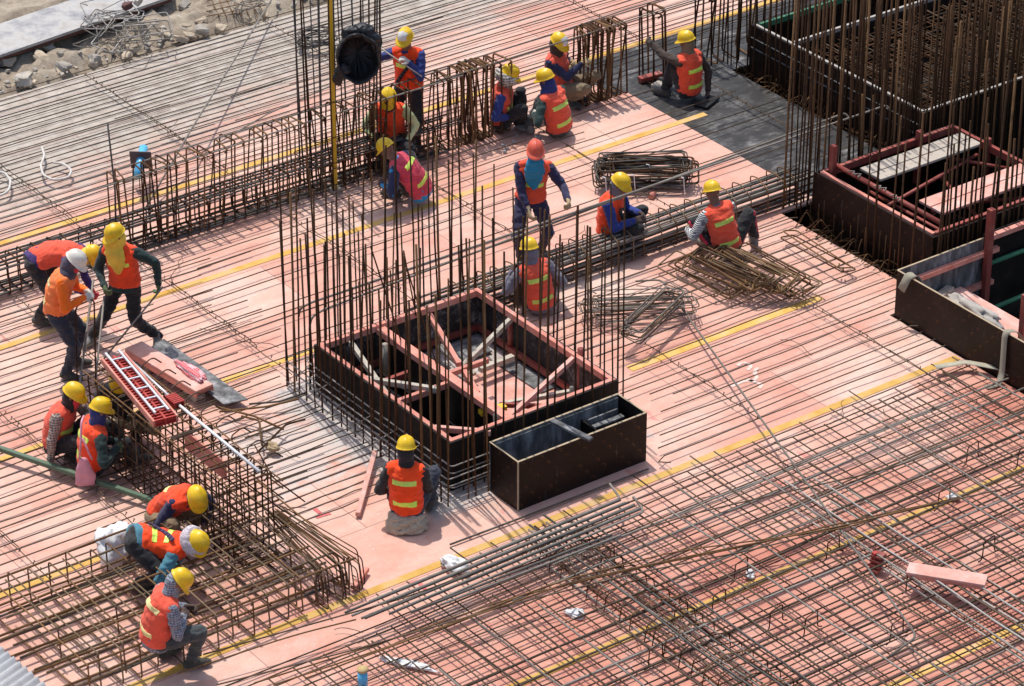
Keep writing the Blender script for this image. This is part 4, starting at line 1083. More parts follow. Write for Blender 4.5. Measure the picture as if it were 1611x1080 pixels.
# red tray with a white ladder frame
c0 = [at(165, 571, 1.06), at(247, 671, 1.06), at(275, 655, 1.06), at(192, 557, 1.06)]
tr = thing("red_tray", "red perforated form tray lying on top of the wall cage", "tray", ((c0[0] + c0[2]) / 2))
LA = (c0[0] + c0[3]) / 2; LB = (c0[1] + c0[2]) / 2; d = (LB - LA).normalized(); s = V((-d.y, d.x, 0)); L = (LB - LA).length; W_ = (c0[0] - c0[3]).length
W_ = .26
for q in (-1, 0, 1):
    MB().beam(LA + s * q * W_ / 2, LB + s * q * W_ / 2, .022, .07).build("rail", M_REDWOOD if q else M_RED, tr, False)
MB().beam(LA - V((0, 0, .038)), LB - V((0, 0, .038)), W_, .01).build("base_plate", M_RED, tr, False)
for k in range(26):
    c = LA + d * (L * (k + .5) / 26)
    MB().beam(c - s * W_ / 2, c + s * W_ / 2, .018, .05).build("rib", M_RED, tr, False)
lad = thing("ladder_frame", "narrow white ladder frame lying on the red tray", "ladder", LA + d * L / 2 + V((0, 0, .07)))
up = V((0, 0, .065))
for q in (-.075, .075):
    MB().beam(LA + s * q - d * .03 + up, LB + s * q - d * .1 + up, .022, .022).build("side_rail", M_ALU, lad, False)
for k in range(6):
    c = LA + d * (L * (k + .6) / 6.4) + up; MB().beam(c - s * .063, c + s * .063, .02, .014).build("rung", M_ALU, lad, False)
t1a, t1b, t1c = at(208, 570, 1.02), at(275, 632, 1.04), at(408, 742, 1.06)
o = MB().tube([t1a, t1b], .015, 10).build("white_tube", M_ALU); tag(o, "thin silvery tube leading to the orange block on the wall cage", "tube")
o = MB().tube([t1b + V((0, 0, .0)), t1c], .017, 12).build("white_tube", M_WHITE); tag(o, "long white tube lying along the top of the wall cage", "tube")
ob = thing("orange_block", "bright orange red ribbed block on top of the wall cage", "block", t1b)
dd = (t1c - t1b).normalized()
for k in range(6): MB().beam(t1b + dd * (.035 * k - .10), t1b + dd * (.035 * k - .075), .13, .09).build("rib", M_RED, ob, False, .004)
MB().beam(t1b - dd * .11, t1b + dd * .1, .10, .07).build("core_block", M_RED, ob, False, .004)
g_ = [at(-30, 696, .16), at(120, 748, .12), at(255, 793, .10)]
o = MB().beam(g_[0], g_[2], .055, .055).build("green_tube", M_GREEN, None, False, .006); tag(o, "long dark green square tube lying behind the squatting workers at left", "tube")
o = MB().beam(at(590, 712, .10), at(563, 810, .05), .055, .055).build("square_tube", M_PINKPLANK, None, False, .005); tag(o, "faded red square tube lying on the boards left of the sack sitter", "tube")
o = MB().beam(at(577, 895, .06), at(556, 925, .05), .06, .05).build("square_tube", M_REDWOOD, None, False, .005); tag(o, "short bright red piece of tube beside the fanned bundle of links", "tube")
o = MB().tube([at(800, 309, .04), at(795, 316, .04)], .04, 10).build("square_tube", M_REDWOOD); 
o.name = "pipe_stub"; tag(o, "short pink pipe stub in front of the tied stack of links", "pipe"); o.location = at(1025, 306, 0) - at(797, 312, 0)
r, A, Bb, d, s = plank("form_panel", "pink dusty board lying on the raised grid at bottom right", "board", (1428, 894), (1552, 914), .20, .025, .26, M_PINKPLANK, .003)
for q in (-1, 1): MB().beam(A + s * q * .092 - V((0, 0, .03)), Bb + s * q * .092 - V((0, 0, .03)), .012, .045).build("side_flange", M_REDWOOD, r, False)
rb = thing("red_bracket", "small dark red stacked bracket under the bars beside the pink board", "bracket", at(1377, 895, .05))
for k in range(4):
    c = at(1377, 895, .05); MB().box((c.x + .012 * k, c.y, .05 + .05 * k), (.12, .12, .03), Matrix.Rotation(.3, 3, 'Z')).build("plate", M_REDSTEEL, rb, False, .003)
    MB().box((c.x, c.y + .02, .075 + .05 * k), (.05, .05, .03)).build("spacer", M_RED, rb, False)
# corrugated sheet
bm = bmesh.new(); e0, e1 = at(-70, 958, .5), at(88, 1092, .5)
dv = (e1 - e0); n = 90; prev = None
sd2 = V((-.95, -.32, 0)); 
for i in range(n + 1):
    p = e0 + dv * (i / n); z = .5 + .022 * math.sin(i * 2 * math.pi / 5.2)
    a = bm.verts.new((p.x, p.y, z)); b = bm.verts.new((p.x + sd2.x * 1.6, p.y + sd2.y * 1.6, z))
    if prev: bm.faces.new((prev[0], a, b, prev[1]))
    prev = (a, b)
me = bpy.data.meshes.new("corrugated_sheet"); bm.to_mesh(me); bm.free(); me.polygons.foreach_set("use_smooth", [True] * len(me.polygons))
o = link("corrugated_sheet", me, M_SHEET); m_ = o.modifiers.new("t", 'SOLIDIFY'); m_.thickness = .004
tag(o, "pale grey corrugated sheet in the bottom left corner", "sheet")
# blue pipes
b = at(222, 262, .0); bp = thing("blue_pipe", "sky blue pipe with a dark square plate standing behind the stirrup row", "pipe", b)
e = on_plane(214, 272, b, 0.0); base_ = at(217, 275, .32); top_ = base_ + FH * .50 + V((0, 0, .12)) + RT * .03
MB().tube([base_, top_], .055, 16).build("tube", M_BLUE, bp)
ax = (top_ - base_).normalized(); x_, y_ = basis(ax); mid = base_ + ax * .28
MB().tube([V((base_.x, base_.y, .0)) + FH * .12, base_ + FH * .12], .007, 6).build('support_rod', M_RUST2, bp)
MB().box(mid, (.27, .27, .012), Matrix((x_, y_, ax)).transposed()).build("plate", M_DARKPLATE, bp, False)
b = at(571, 1085, .0); bp = thing("blue_pipe", "blue pipe stub with a tan plug at the bottom edge", "pipe", b)
MB().tube([b, b + V((0, 0, .22))], .05, 16).build("tube", M_BLUE, bp); MB().tube([b + V((0, 0, .222)), b + V((0, 0, .25))], .055, 16).build("plug", M_CORK, bp)
# black drum hung on the yellow pole
ctr = on_plane(563, 90, (2.95, 6.6, 0), .14); axd = (-FH * .92 + RT * .12 + V((0, 0, .10))).normalized(); x_, y_ = basis(axd)
dr = thing("black_drum", "black plastic covered drum hanging open on the yellow pole", "drum", ctr)
mb = MB(); prof = [(-.26, .02), (-.26, .16), (-.23, .24), (-.12, .285), (0.0, .30), (.07, .305), (.085, .295), (.07, .275), (0.0, .26), (-.1, .22), (-.16, .12), (-.16, .01)]
rg = []
for t, rr in prof:
    ring_ = []
    for i in range(56):
        a = 2 * math.pi * i / 56
        k = 1 + .10 * noise.noise(V((math.cos(a) * 1.8, math.sin(a) * 1.8, t * 5))) + .05 * noise.noise(V((math.cos(a) * 7, math.sin(a) * 7, t * 14)))
        kz = .05 * noise.noise(V((math.cos(a) * 3, math.sin(a) * 3, 4)))
        ring_.append(mb.bm.verts.new(ctr + axd * (t + kz) + x_ * rr * k * math.cos(a) * 1.06 + y_ * rr * k * math.sin(a) * .86))
    rg.append(ring_)
for i in range(len(rg) - 1): mb.bridge(rg[i], rg[i + 1])
mb.cap(rg[0]); mb.cap(rg[-1], True); mb.build("shell", M_BLACKRUB, dr)
def flap(name, pts, rs):
    mb = MB()
    for i in range(len(pts) - 1): mb.capsule(pts[i], pts[i + 1], rs[i], rs[i + 1])
    me = remesh(mb, name, .014, 3, .05, 8, 4.0); link(name, me, M_BLACKRUB, dr)
pl_ = (2.95, 6.6, 0)
flap("lower_flap", [on_plane(540, 110, pl_, .16), on_plane(531, 124, pl_, .12), on_plane(533, 130, pl_, .1)], [.09, .06, .045])
flap("upper_fold", [on_plane(545, 52, pl_, .02), on_plane(572, 48, pl_, .02), on_plane(590, 62, pl_, .02), on_plane(592, 84, pl_, .04)], [.07, .1, .085, .05])
# wire coil and hoses
cc = at(500, 66, .1); mb = MB()
def coil(c, n, R, r, mat, name, label, cat, zamp=.05):
    pts = []
    for i in range(n * 22):
        a = i / 22 * 2 * math.pi; k = R * (1 + .18 * math.sin(i * .37) + .1 * math.sin(i * .113))
        pts.append(V((c.x + k * math.cos(a) * 1.2 + .03 * math.sin(i * .05), c.y + k * math.sin(a) * .9 + .03 * math.cos(i * .07), c.z + zamp * (1 + math.sin(i * .21)))))
    return tag(MB().tube(pts, r, 5).build(name, mat), label, cat)
coil(at(497, 66, .1), 12, .2, .007, M_HEAVY, "wire_coil", "dark coil of tie wire lying behind the black drum", "wire coil", .06)
coil(at(390, 10, .15), 4, .16, .008, M_GREYBAR, "wire_coil", "small tangle of wire on the soil at the top", "wire coil", .05)
for k, (pts, lb) in enumerate((([(66, 232), (70, 245), (64, 262), (68, 276), (85, 284), (108, 280), (113, 268), (100, 258), (84, 256)], "off white hose loop lying on the bars at left"), ([(-10, 270), (8, 272), (17, 285), (14, 300), (2, 308), (-14, 310)], "off white hose end cut by the left edge of the picture"))):
    o = MB().tube(fillet([at(x, y, .11) for x, y in pts], .06), .016, 8).build("hose", M_ROPE); tag(o, lb, "hose")
# sacks, bags, cloth
def lump(name, label, cat, c, size, mat, amp=.25, yaw=0, sc=4.5, seed=0):
    mb = MB(); mb.ball((0, 0, 0), 1, None, 28, 20); me = mb.mesh(name)
    for v in me.vertices:
        q = v.co * 1.0
        k = 1 + amp * noise.fractal(q * 1.3 + V((seed, 0, 0)), 1.0, 2.0, 3) - amp * .8 * abs(noise.noise(q * sc + V((seed, 3, 1)))) 
        v.co = V((q.x * size[0] * k, q.y * size[1] * k, max(-size[2] * .8, q.z * size[2] * k)))
    o = link(name, me, mat, None, V(c)); o.rotation_euler.z = yaw
    return tag(o, label, cat)
p_ = at(188, 888, 0); lump("white_sack", "crumpled white plastic sack beside the teal shirted worker", "sack", p_ + V((0, .05, .2)), (.27, .2, .26), M_WHITE, .35, .6, 5, 2)
p_ = at(640, 829, 0); mb = MB(); mb.loft([(p_ + V((0, 0, .004)), RT * .19, FH * .17), (p_ + V((0, 0, .02)), RT * .21, FH * .19), (p_ + V((0, 0, .10)), RT * .185, FH * .17), (p_ + V((0, 0, .17)), RT * .165, FH * .15), (p_ + V((0, 0, .19)), RT * .1, FH * .1)], 24)
for v in mb.bm.verts:
    q = v.co - p_; u_, w_ = q.dot(RT), q.dot(FH)
    k = 1 / max(.45, (abs(u_ / .2) ** 4 + abs(w_ / .18) ** 4) ** .25) if False else 1
    v.co += (RT * (.12 * u_) + FH * (.12 * w_)) * (1 if abs(u_) + abs(w_) > .22 else 0)
tag(link("beige_sack", remesh(mb, "beige_sack", .011, 2, .045, 16, 3.0), C_SACK), "beige woven sack under the worker facing the core form", "sack")
pb = on_plane(133, 742, (-2.91, 2.5, 0), .27); bg_ = thing("pink_bag", "thin pink plastic bag hanging on the back of the blue scarfed squatting worker", "bag", pb)
mb = MB(); mb.loft([(pb + V((0, 0, .17)), RT * .03, FH * .02), (pb + V((0, 0, .08)), RT * .07, FH * .04), (pb - V((0, 0, .04)), RT * .105, FH * .05), (pb - V((0, 0, .15)), RT * .11, FH * .045), (pb - V((0, 0, .17)), RT * .10, FH * .025)], 22)
bmesh.ops.subdivide_edges(mb.bm, edges=list(mb.bm.edges), cuts=2, use_grid_fill=True); me = mb.mesh("bag_body")
for v in me.vertices: v.co += V((noise.noise(v.co * 13), noise.noise(v.co * 13 + V((4, 0, 0))), 0)) * .02
link("bag_body", me, M_PINKBAG, bg_)
s0 = pb + V((0, 0, .15)); MB().tube(fillet([s0 - RT * .05, on_plane(127, 700, (-2.91, 2.5, 0), .27), on_plane(128, 664, (-2.91, 2.5, 0), .16), on_plane(132, 655, (-2.91, 2.5, 0), .05)], .05), .014, 6).build("handle", M_PINKBAG, bg_)
MB().tube(fillet([s0 + RT * .09, on_plane(141, 716, (-2.91, 2.5, 0), .27), on_plane(130, 690, (-2.91, 2.5, 0), .25)], .05), .012, 6).build("handle", M_PINKBAG, bg_)
p_ = at(716, 898, 0); lump("crumpled_plastic", "crumpled white plastic scrap lying by the yellow strip in front", "scrap", p_ + V((0, 0, .07)), (.10, .19, .08), M_WHITE, .5, .3, 5, 4)
p_ = at(1535, 500, .12); lump("crumpled_plastic", "whitish rags lying inside the edge form at right", "rag", p_ + V((0, .05, .08)), (.12, .42, .09), M_PALE, .5, .0, 5, 6)
p_ = at(300, 588, .2); lump("patterned_rag", "red and white rag lying between the plywood strip and the pink panel", "rag", p_ + V((0, 0, .03)), (.09, .3, .04), check("red white rag cloth", (.6, .05, .06), (.8, .6, .62), 9), .4, .0, 5, 9)
for k, (px, py, s_, lb) in enumerate(((640, 1045, (.3, .05, .03), "flat whitish plastic strip under the bars at the bottom"), (1180, 905, (.05, .08, .03), "tiny white scrap among the bars in the middle of the front grid"), (905, 965, (.12, .07, .04), "grey white scraps beside the dense crosswise band"), (1500, 783, (.07, .05, .03), "small white scrap on the yellow strip under the front grid"))):
    lump("plastic_scrap", lb, "scrap", at(px, py, .03), s_, M_WHITE, .5, -1.0, 5, 20 + k)
p_ = at(428, 704, .08); lump("dropped_glove", "tan glove dropped on the bars left of the core form", "glove", p_, (.06, .09, .05), C_GLOVE, .5, .4, 4, 31)
# concrete spacers
for k in range(16):
    px, py = rnd.uniform(785, 848), rnd.uniform(212, 240)
    p_ = at(px, py, .02)
    mb = MB().box((0, 0, 0), (.045, .045, .035)); o = mb.build("spacer_block", M_BLOCK, None, False, .006); o.location = p_; o.rotation_euler = (0, 0, rnd.uniform(0, 3))
    tag(o, "small grey concrete spacer scattered near the sitting worker with the dark blue hood", "spacer", "concrete spacers scattered on the boards")
o = MB().box(at(1112, 160, .03), (.36, .2, .03), Matrix.Rotation(.4, 3, 'Z')).build("black_pad", M_BLACKRUB, None, False, .006); tag(o, "flat black pad lying beside the worker sitting on black boards", "pad")
o = MB().beam(at(1006, 126, .05), at(1040, 117, .05), .1, .07).build("red_block", M_REDSTEEL, None, False, .005); tag(o, "small dark red block behind the hanging stirrups by the raised arm worker", "block")
o = MB().box(at(1037, 137, .05), (.16, .16, .1), Matrix.Rotation(.3, 3, 'Z')).build("stone_block", M_CONC, None, False, .01); tag(o, "grey stone block beside the boots of the raised arm worker", "block")
# webbing straps over the edge form
def strap_thing(label, pts, w_=.085):
    P = fillet([V(p) for p in pts], .05); mb = MB()
    for i in range(len(P) - 1): pass
    bm = mb.bm; prev = None
    for i, p in enumerate(P):
        d = (P[min(i + 1, len(P) - 1)] - P[max(0, i - 1)]).normalized(); h = V((0, 1, 0)) if abs(d.y) < .8 else V((1, 0, 0))
        s = (h - d * h.dot(d)).normalized() * (w_ / 2)
        a, b = bm.verts.new(p - s), bm.verts.new(p + s)
        if prev: bm.faces.new((prev[0], a, b, prev[1]))
        prev = (a, b)
    o = mb.build("webbing_strap", M_WEB); m_ = o.modifiers.new("t", 'SOLIDIFY'); m_.thickness = .004; m_.offset = 1
    return tag(o, label, "strap")
strap_thing("khaki webbing strap hanging down the outside of the edge form", [(6.62, -1.74, .45), (6.52, -1.72, .6), (6.385, -1.70, .635), (6.355, -1.70, .58), (6.34, -1.72, .12), (6.26, -1.76, .012), (6.1, -1.72, .012)])
strap_thing("khaki webbing strap lying on the bars at the foot of the edge form", [at(1472, 578, .10), at(1520, 570, .11), at(1575, 580, .1), at(1590, 590, .1)], .09)
strap_thing("khaki webbing strap draped over the far corner of the edge form", [(6.30, -.05, .45), (6.375, -.08, .63), (6.45, -.12, .64), (6.55, -.25, .35), (6.6, -.5, .2), (6.7, -.6, .16)], .12)
# blue clamp in the core form
o = MB().box(at(803, 450, .1), (.05, .05, .05)).build("blue_clip", M_BLUE, None, False, .005); tag(o, "small blue clip on the bars beside the lavender shirted worker", "clip")

# ------------------------------------------------------------------ rubble, steel plate
pl = thing("road_plate", "big pale scuffed steel plate lying on the soil at top left", "plate", (2.5, 12.9, .15))
pa, pb_, pc, pd = at(-60, 112, .20), at(274, -3, .20), at(200, -2, .21), at(-60, 62, .21)
pb_ = pa + (pb_ - pa) * 1.0
bm = bmesh.new(); f = bm.faces.new([bm.verts.new(p) for p in (pa, pb_, pb_ + (pd - pa), pd)]); ex = bmesh.ops.extrude_face_region(bm, geom=[f])
for v in [g for g in ex["geom"] if isinstance(g, bmesh.types.BMVert)]: v.co.z += .04
bmesh.ops.recalc_face_normals(bm, faces=bm.faces); me = bpy.data.meshes.new("top_plate"); bm.to_mesh(me); bm.free()
link("top_plate", me, M_SLABPLATE, pl)
MB().beam(pa + V((.02, .06, -.035)), pb_ + V((-.02, .06, -.035)), .05, .06).build("edge_beam", M_BROWNSTEEL, pl, False)
for k, t in enumerate((.1, .4, .7, .92)):
    q = pa + (pb_ - pa) * t
    o = MB().box((q.x, q.y + .35, .07), (.3, .4, .22)).build("timber_block", M_PALEWOOD, None, False, .01); tag(o, "timber block carrying the big steel plate on the soil", "block", "timber blocks under the steel plate")
M_CLOD = worn('sandy clod', (.36, .28, .19), (.5, .41, .3), 8, .95, 0, (.56, .48, .37), .6)
def rock(c, s, mat, label, group, seed):
    mb = MB(); mb.ball((0, 0, 0), 1, None, 14, 10); me = mb.mesh("rock", False)
    for v in me.vertices:
        q = v.co.copy(); k = 1 + .45 * noise.noise(q * 1.1 + V((seed, 0, 0))) + .2 * noise.noise(q * 2.9 + V((0, seed, 0)))
        q = V((max(-.66, min(.7, q.x + .25 * q.z)), max(-.62, min(.68, q.y - .2 * q.z)), max(-.6, min(.5, q.z + .2 * q.x))))
        v.co = V((q.x * s[0], q.y * s[1], q.z * s[2])) * k
    o = link("rock", me, mat, None, V(c)); o.rotation_euler = (rnd.uniform(-.3, .3), rnd.uniform(-.3, .3), rnd.uniform(0, 3))
    return tag(o, label, "rock", group)
for k, (px, py, s, lb) in enumerate(((100, 108, .13, "grey broken concrete chunk at the deck edge below the steel plate"), (38, 130, .17, "large flat concrete chunk at the left edge of the rubble"), (78, 78, .09, "pale rounded stone below the steel plate"), (95, 88, .11, "long upright concrete shard beside the pale stone"),
                                         (118, 92, .11, "sandy boulder below the heap of links"), (150, 95, .12, "sandy stone by the deck edge under the heap of links"), (10, 100, .14, "flat grey slab piece under the left end of the steel plate"), (200, 12, .1, "brown stone resting on the steel plate"), (218, 3, .09, "dark stone resting on the steel plate at the top edge"), (318, 52, .13, "dark dirt clod by the deck edge at the top"), (290, 12, .11, "rounded stone on the soil right of the steel plate"))):
    z = .45 if k in (7, 8) else .05
    rock(at(px, py, z) + V((0, 0, s * .25)), (s, s * .85, s * .7), M_CONC if k not in (7,) else M_BROWNSTEEL, lb, None, k * 2.3)
for k in range(240):
    x = rnd.uniform(-1, 9); y = 11.5 + abs(rnd.gauss(0, .45)); s = rnd.uniform(.018, .06) if k % 6 else rnd.uniform(.06, .13)
    rock((x, y, .03 + rnd.uniform(0, .04)), (s * rnd.uniform(.8, 1.5), s * .9, s * .7), M_CONC if k % 3 else M_CLOD, "small pale stone in the rubble along the deck edge at top left", "small stones in the rubble", k * 1.9)
ms = thing("wire_mesh", "rusty wire mesh half buried in the soil at the top", "mesh", at(370, 12, .1))
for k in range(7):
    a = at(330 + 12 * k, -6, .12); b = at(345 + 12 * k, 28, .10); MB().tube([a, b], .007, 5).build("wire", M_RUST2, ms)
for k in range(4):
    MB().tube([at(325, 2 + 8 * k, .12), at(420, -22 + 10 * k, .12)], .007, 5).build("wire", M_RUST2, ms)

# offcuts of tie wire scattered on the boards
for k in range(34):
    px, py = rnd.uniform(30, 1560), rnd.uniform(120, 1040)
    c = at(px, py, .05)
    if not (-5.5 < c.x < 6.2 and -6 < c.y < 10.5) or (-.3 < c.x < 2.6 and -.9 < c.y < 3.4): continue
    a = rnd.uniform(0, 6.28); pts = [c]
    for q in range(rnd.randint(3, 7)):
        a += rnd.uniform(-.9, .9); pts.append(pts[-1] + V((math.cos(a), math.sin(a), rnd.uniform(-.12, .14))) * rnd.uniform(.06, .16))
    o = MB().tube(fillet(pts, .05), .004, 5).build("wire_offcut", M_WIRE if k % 3 else M_RUST2); tag(o, "thin curled offcut of tie wire dropped among the bars", "wire", "wire offcuts on the deck")

# chalk and marker strokes on the boards, each mark flat on the deck
def strokes(label, cat, mat, lines, w_=.03):
    mb = MB(); c0 = None
    for ln in lines:
        P = fillet([at(x, y, .0) for x, y in ln], .08, False, 5) if len(ln) > 2 else [at(x, y, .0) for x, y in ln]
        prev = None
        for i, p in enumerate(P):
            d = (P[min(i + 1, len(P) - 1)] - P[max(0, i - 1)]); d.z = 0; d.normalize(); s = V((-d.y, d.x, 0)) * (w_ / 2 * (1 + .25 * noise.noise(p * 9)))
            a, b = mb.bm.verts.new(V((p.x, p.y, .005)) - s), mb.bm.verts.new(V((p.x, p.y, .005)) + s)
            if prev: mb.bm.faces.new((prev[0], prev[1], b, a))
            prev = (a, b)
    o = mb.build("chalk_mark", mat, None, False)
    for f in o.data.polygons: pass
    return tag(o, label, cat)
M_CHALK = worn("white chalk", (.70, .47, .39), (.76, .64, .57), 16, .9, vary=0)
M_MARK = worn("red marker", (.62, .1, .11), (.66, .22, .2), 20, .9, vary=0)
strokes("white chalk figures on the pale boards right of the small form box", "chalk mark", M_CHALK, [[(1160, 576), (1166, 571), (1178, 572), (1182, 578), (1176, 583)], [(1192, 579), (1186, 587), (1192, 594), (1184, 600), (1170, 600), (1150, 609)], [(1172, 596), (1200, 606), (1194, 612)]], .045)
strokes("red T shaped marker stroke on the bare boards left of the sack sitter", "chalk mark", M_MARK, [[(497, 815), (520, 808)], [(495, 801), (507, 811)]], .045)
strokes("red T shaped marker stroke in front of the yellow strip by the crumpled plastic", "chalk mark", M_MARK, [[(645, 919), (668, 912)], [(658, 916), (669, 928)]], .045)
def ik(a, t, l1, l2, pole):
    a, t = V(a), V(t); d = t - a; L = min(d.length, (l1 + l2) * 0.995); L = max(L, abs(l1 - l2) + 0.03)
    d = d.normalized() if d.length > 1e-5 else V((0, 0, -1))
    k = (l1 * l1 - l2 * l2 + L * L) / (2 * L); h = math.sqrt(max(0, l1 * l1 - k * k))
    p = V(pole) - d * V(pole).dot(d)
    if p.length < 1e-4: p = basis(d)[0]
    p.normalize()
    return a + d * k + p * h, a + d * L
def hand(mb, w, d, nrm, side, curl=0.9, g=0.0):
    """palm, four unequal bent fingers and a thumb; nrm = the way the palm faces, side = +1 if the thumb lies along d x nrm"""
    d = d.normalized(); nrm = (nrm - d * nrm.dot(d))
    nrm = basis(d)[0] if nrm.length < 1e-4 else nrm.normalized()
    s = d.cross(nrm) * side
    for k in (-0.026, -0.009, 0.009, 0.026):
        mb.capsule(w + s * k * 0.7, w + d * 0.082 + s * k, 0.017 + g, 0.015 + g, 8)
    for off, ln in ((-0.031, 0.8), (-0.0105, 0.95), (0.0105, 1.0), (0.031, 0.92)):
        p = w + d * 0.084 + s * off; a = 0.25
        for q, (l, r0) in enumerate(((0.036, 0.0105), (0.027, 0.0098), (0.022, 0.009))):
            a += curl * (0.75 if q else 0.55)
            e = p + (d * math.cos(a) + nrm * math.sin(a) + s * off * 1.5) .normalized() * l * ln
            mb.capsule(p, e, r0 + g, r0 * 0.93 + g, 8); p = e
    p = w + d * 0.03 + s * 0.032
    e = p + (d * 0.55 + s * 0.7 + nrm * 0.45).normalized() * 0.042; mb.capsule(p, e, 0.0135 + g, 0.012 + g, 8)
    e2 = e + (d * 0.75 + s * 0.1 + nrm * 0.6).normalized() * 0.033; mb.capsule(e, e2, 0.0115 + g, 0.010 + g, 8)
def hard_hat_mesh():
    """dome, centre ridge, front brim, narrow side brim, hollow inside; +Y is the front"""
    mb = MB(); seg = 36; prof = []
    for k in range(10):
        t = math.pi / 2 * k / 9
        prof.append(("d", t))
    rings = []
    def pt(ph, t, sc):
        x, y = math.cos(ph), math.sin(ph)
        c, s_ = math.cos(t), math.sin(t)
        z = 0.112 * s_ ** 0.92
        px, py = 0.098 * x * c ** 0.8, 0.124 * y * c ** 0.8
        if abs(px) < 0.02 and t > 0.35: z += 0.008 * (1 - abs(px) / 0.02)
        return V((px * sc, py * sc, z * sc))
    for k in range(9):
        t = (math.pi / 2) * (1 - k / 8) * 0.985 + 0.0
        rings.append([mb.bm.verts.new(pt(2 * math.pi * i / seg, t, 1.0)) for i in range(seg)])
    def rim(off_z, grow):
        r = []
        for i in range(seg):
            ph = 2 * math.pi * i / seg; x, y = math.cos(ph), math.sin(ph)
            f = max(0, y) ** 1.6
            e = (0.010 + 0.048 * f) * grow
            r.append(mb.bm.verts.new(V(((0.098 + e) * x, (0.124 + e) * y, off_z - 0.022 * f * grow))))
        return r
    rings.append(rim(-0.006, 0.55)); rings.append(rim(-0.010, 1.0)); rings.append(rim(-0.016, 1.0)); rings.append(rim(-0.014, 0.1))
    for k in range(1, 6):
        t = (math.pi / 2) * (k / 6)
        rings.append([mb.bm.verts.new(pt(2 * math.pi * i / seg, t, 0.955)) for i in range(seg)])
    for i in range(len(rings) - 1): mb.bridge(rings[i], rings[i + 1])
    mb.cap(rings[0], True); mb.cap(rings[-1])
    return mb.mesh("hard_hat")
HAT = hard_hat_mesh()
PID = [0]
def person(label, base, psi, pz, head, lh, rh, lf, rf, look=None, shirt=C_NAVY, sleeve=None, trousers=C_BLACK, vest=C_VEST,
           stripes=('back', 0.66, 0.27), stripe_mat=C_STRIPE, hat=H_YEL, glove=C_GLOVE, boot=C_BOOT, scarf=None, hood=None,
           mask=None, drape=None, tail=None, strap=None, patch=False, basez=0.0, cur=0.9, side_stripe=None, knee=None, lean=0.10,
           hat_back=0.0, scale=1.0, rot_stripe=False, brim_cloth=None, elbow=None):
    PID[0] += 1; seed = PID[0] * 3.7
    r0 = random.Random(PID[0])
    B = at(*base) if len(base) == 2 else V(base)
    B.z = 0.0
    fw = heading(psi); rt = heading(psi + 90); Z = V((0, 0, 1))
    root = thing("person", label, "person", (B.x, B.y, basez))
    P = B + Z * (pz + basez)
    S = scale
    def pos(t):
        if t is None: return None
        if len(t) == 3 and abs(t[0]) > 20: return on_plane(t[0], t[1], B, t[2])
        if len(t) == 2: return at(t[0], t[1], 0.0)
        return P + rt * t[0] + fw * t[1] + Z * t[2]
    Ht = pos(head)
    sp = (Ht - P); L = 0.50 * S
    sd_ = sp.normalized()
    # the spine is a curve that leaves the pelvis a little more upright
    N = P + sd_ * L
    bow = (Z - sd_ * Z.dot(sd_)); bow = bow.normalized() if bow.length > 1e-3 else -fw
    back = -fw - sd_ * (-fw).dot(sd_)
    back = back.normalized() if back.length > 1e-3 else Z
    Cc = (P + N) / 2 + back * 0.16 * min(1.0, sp.normalized().cross(Z).length + 0.25)
    def spine(t):
        if t < 0: return P + (spine(0.02) - P).normalized() * (t * L)
        if t > 1: return N + (N - spine(0.98)).normalized() * ((t - 1) * L)
        return P * (1 - t) ** 2 + Cc * 2 * t * (1 - t) + N * t * t
    def tan(t): return (spine(t + 0.02) - spine(t - 0.02)).normalized()
    def frame(t):
        d = tan(t); x = rt - d * rt.dot(d); x.normalize(); f = d.cross(x) * -1.0
        if f.dot(fw) < 0 and d.z > 0.2: f = -f
        return d, x, x.cross(d) * -1.0
    def rings(tab, g=0.0):
        out = []
        for t, a, b in tab:
            d, x, f = frame(t); out.append((spine(t), x * ((a + g) * S), d.cross(x).normalized() * ((b + g) * S)))
        return out
    TORSO = ((-0.14, 0.11, 0.085), (-0.08, 0.15, 0.112), (0.05, 0.155, 0.118), (0.28, 0.148, 0.112), (0.5, 0.158, 0.118), (0.72, 0.172, 0.120), (0.88, 0.168, 0.104), (0.97, 0.12, 0.08), (1.04, 0.07, 0.066))
    d9, x9, f9 = frame(0.88)
    shl = spine(0.87) - x9 * 0.170 * S; shr = spine(0.87) + x9 * 0.170 * S
    dN = tan(1.0)
    look = look if look is not None else (psi, 15)
    lf_ = heading(look[0]) * math.cos(R_(look[1])) - Z * math.sin(R_(look[1]))
    hr = lf_.cross(Z).normalized(); hu = hr.cross(lf_).normalized()
    Hc = N + (dN * 0.45 + Z * 0.25 + hu * 0.3).normalized() * 0.165 * S
    HM = Matrix((hr, lf_, hu)).transposed()
    def hp(x, y, z): return Hc + hr * x + lf_ * y + hu * z
    # arms and legs
    arms = []
    for sgn, sh, tgt in ((-1, shl, pos(lh)), (1, shr, pos(rh))):
        tgt = V(tgt)
        pole = (rt * sgn * 0.55 - fw * 0.25 - Z * 0.75) if elbow is None else (rt * sgn * elbow[0] + fw * elbow[1] + Z * elbow[2])
        dirw = (tgt - sh).normalized()
        wr_t = tgt - dirw * 0.07
        el, wr = ik(sh, wr_t, 0.285 * S, 0.255 * S, pole)
        arms.append((sgn, sh, el, wr))
    legs = []
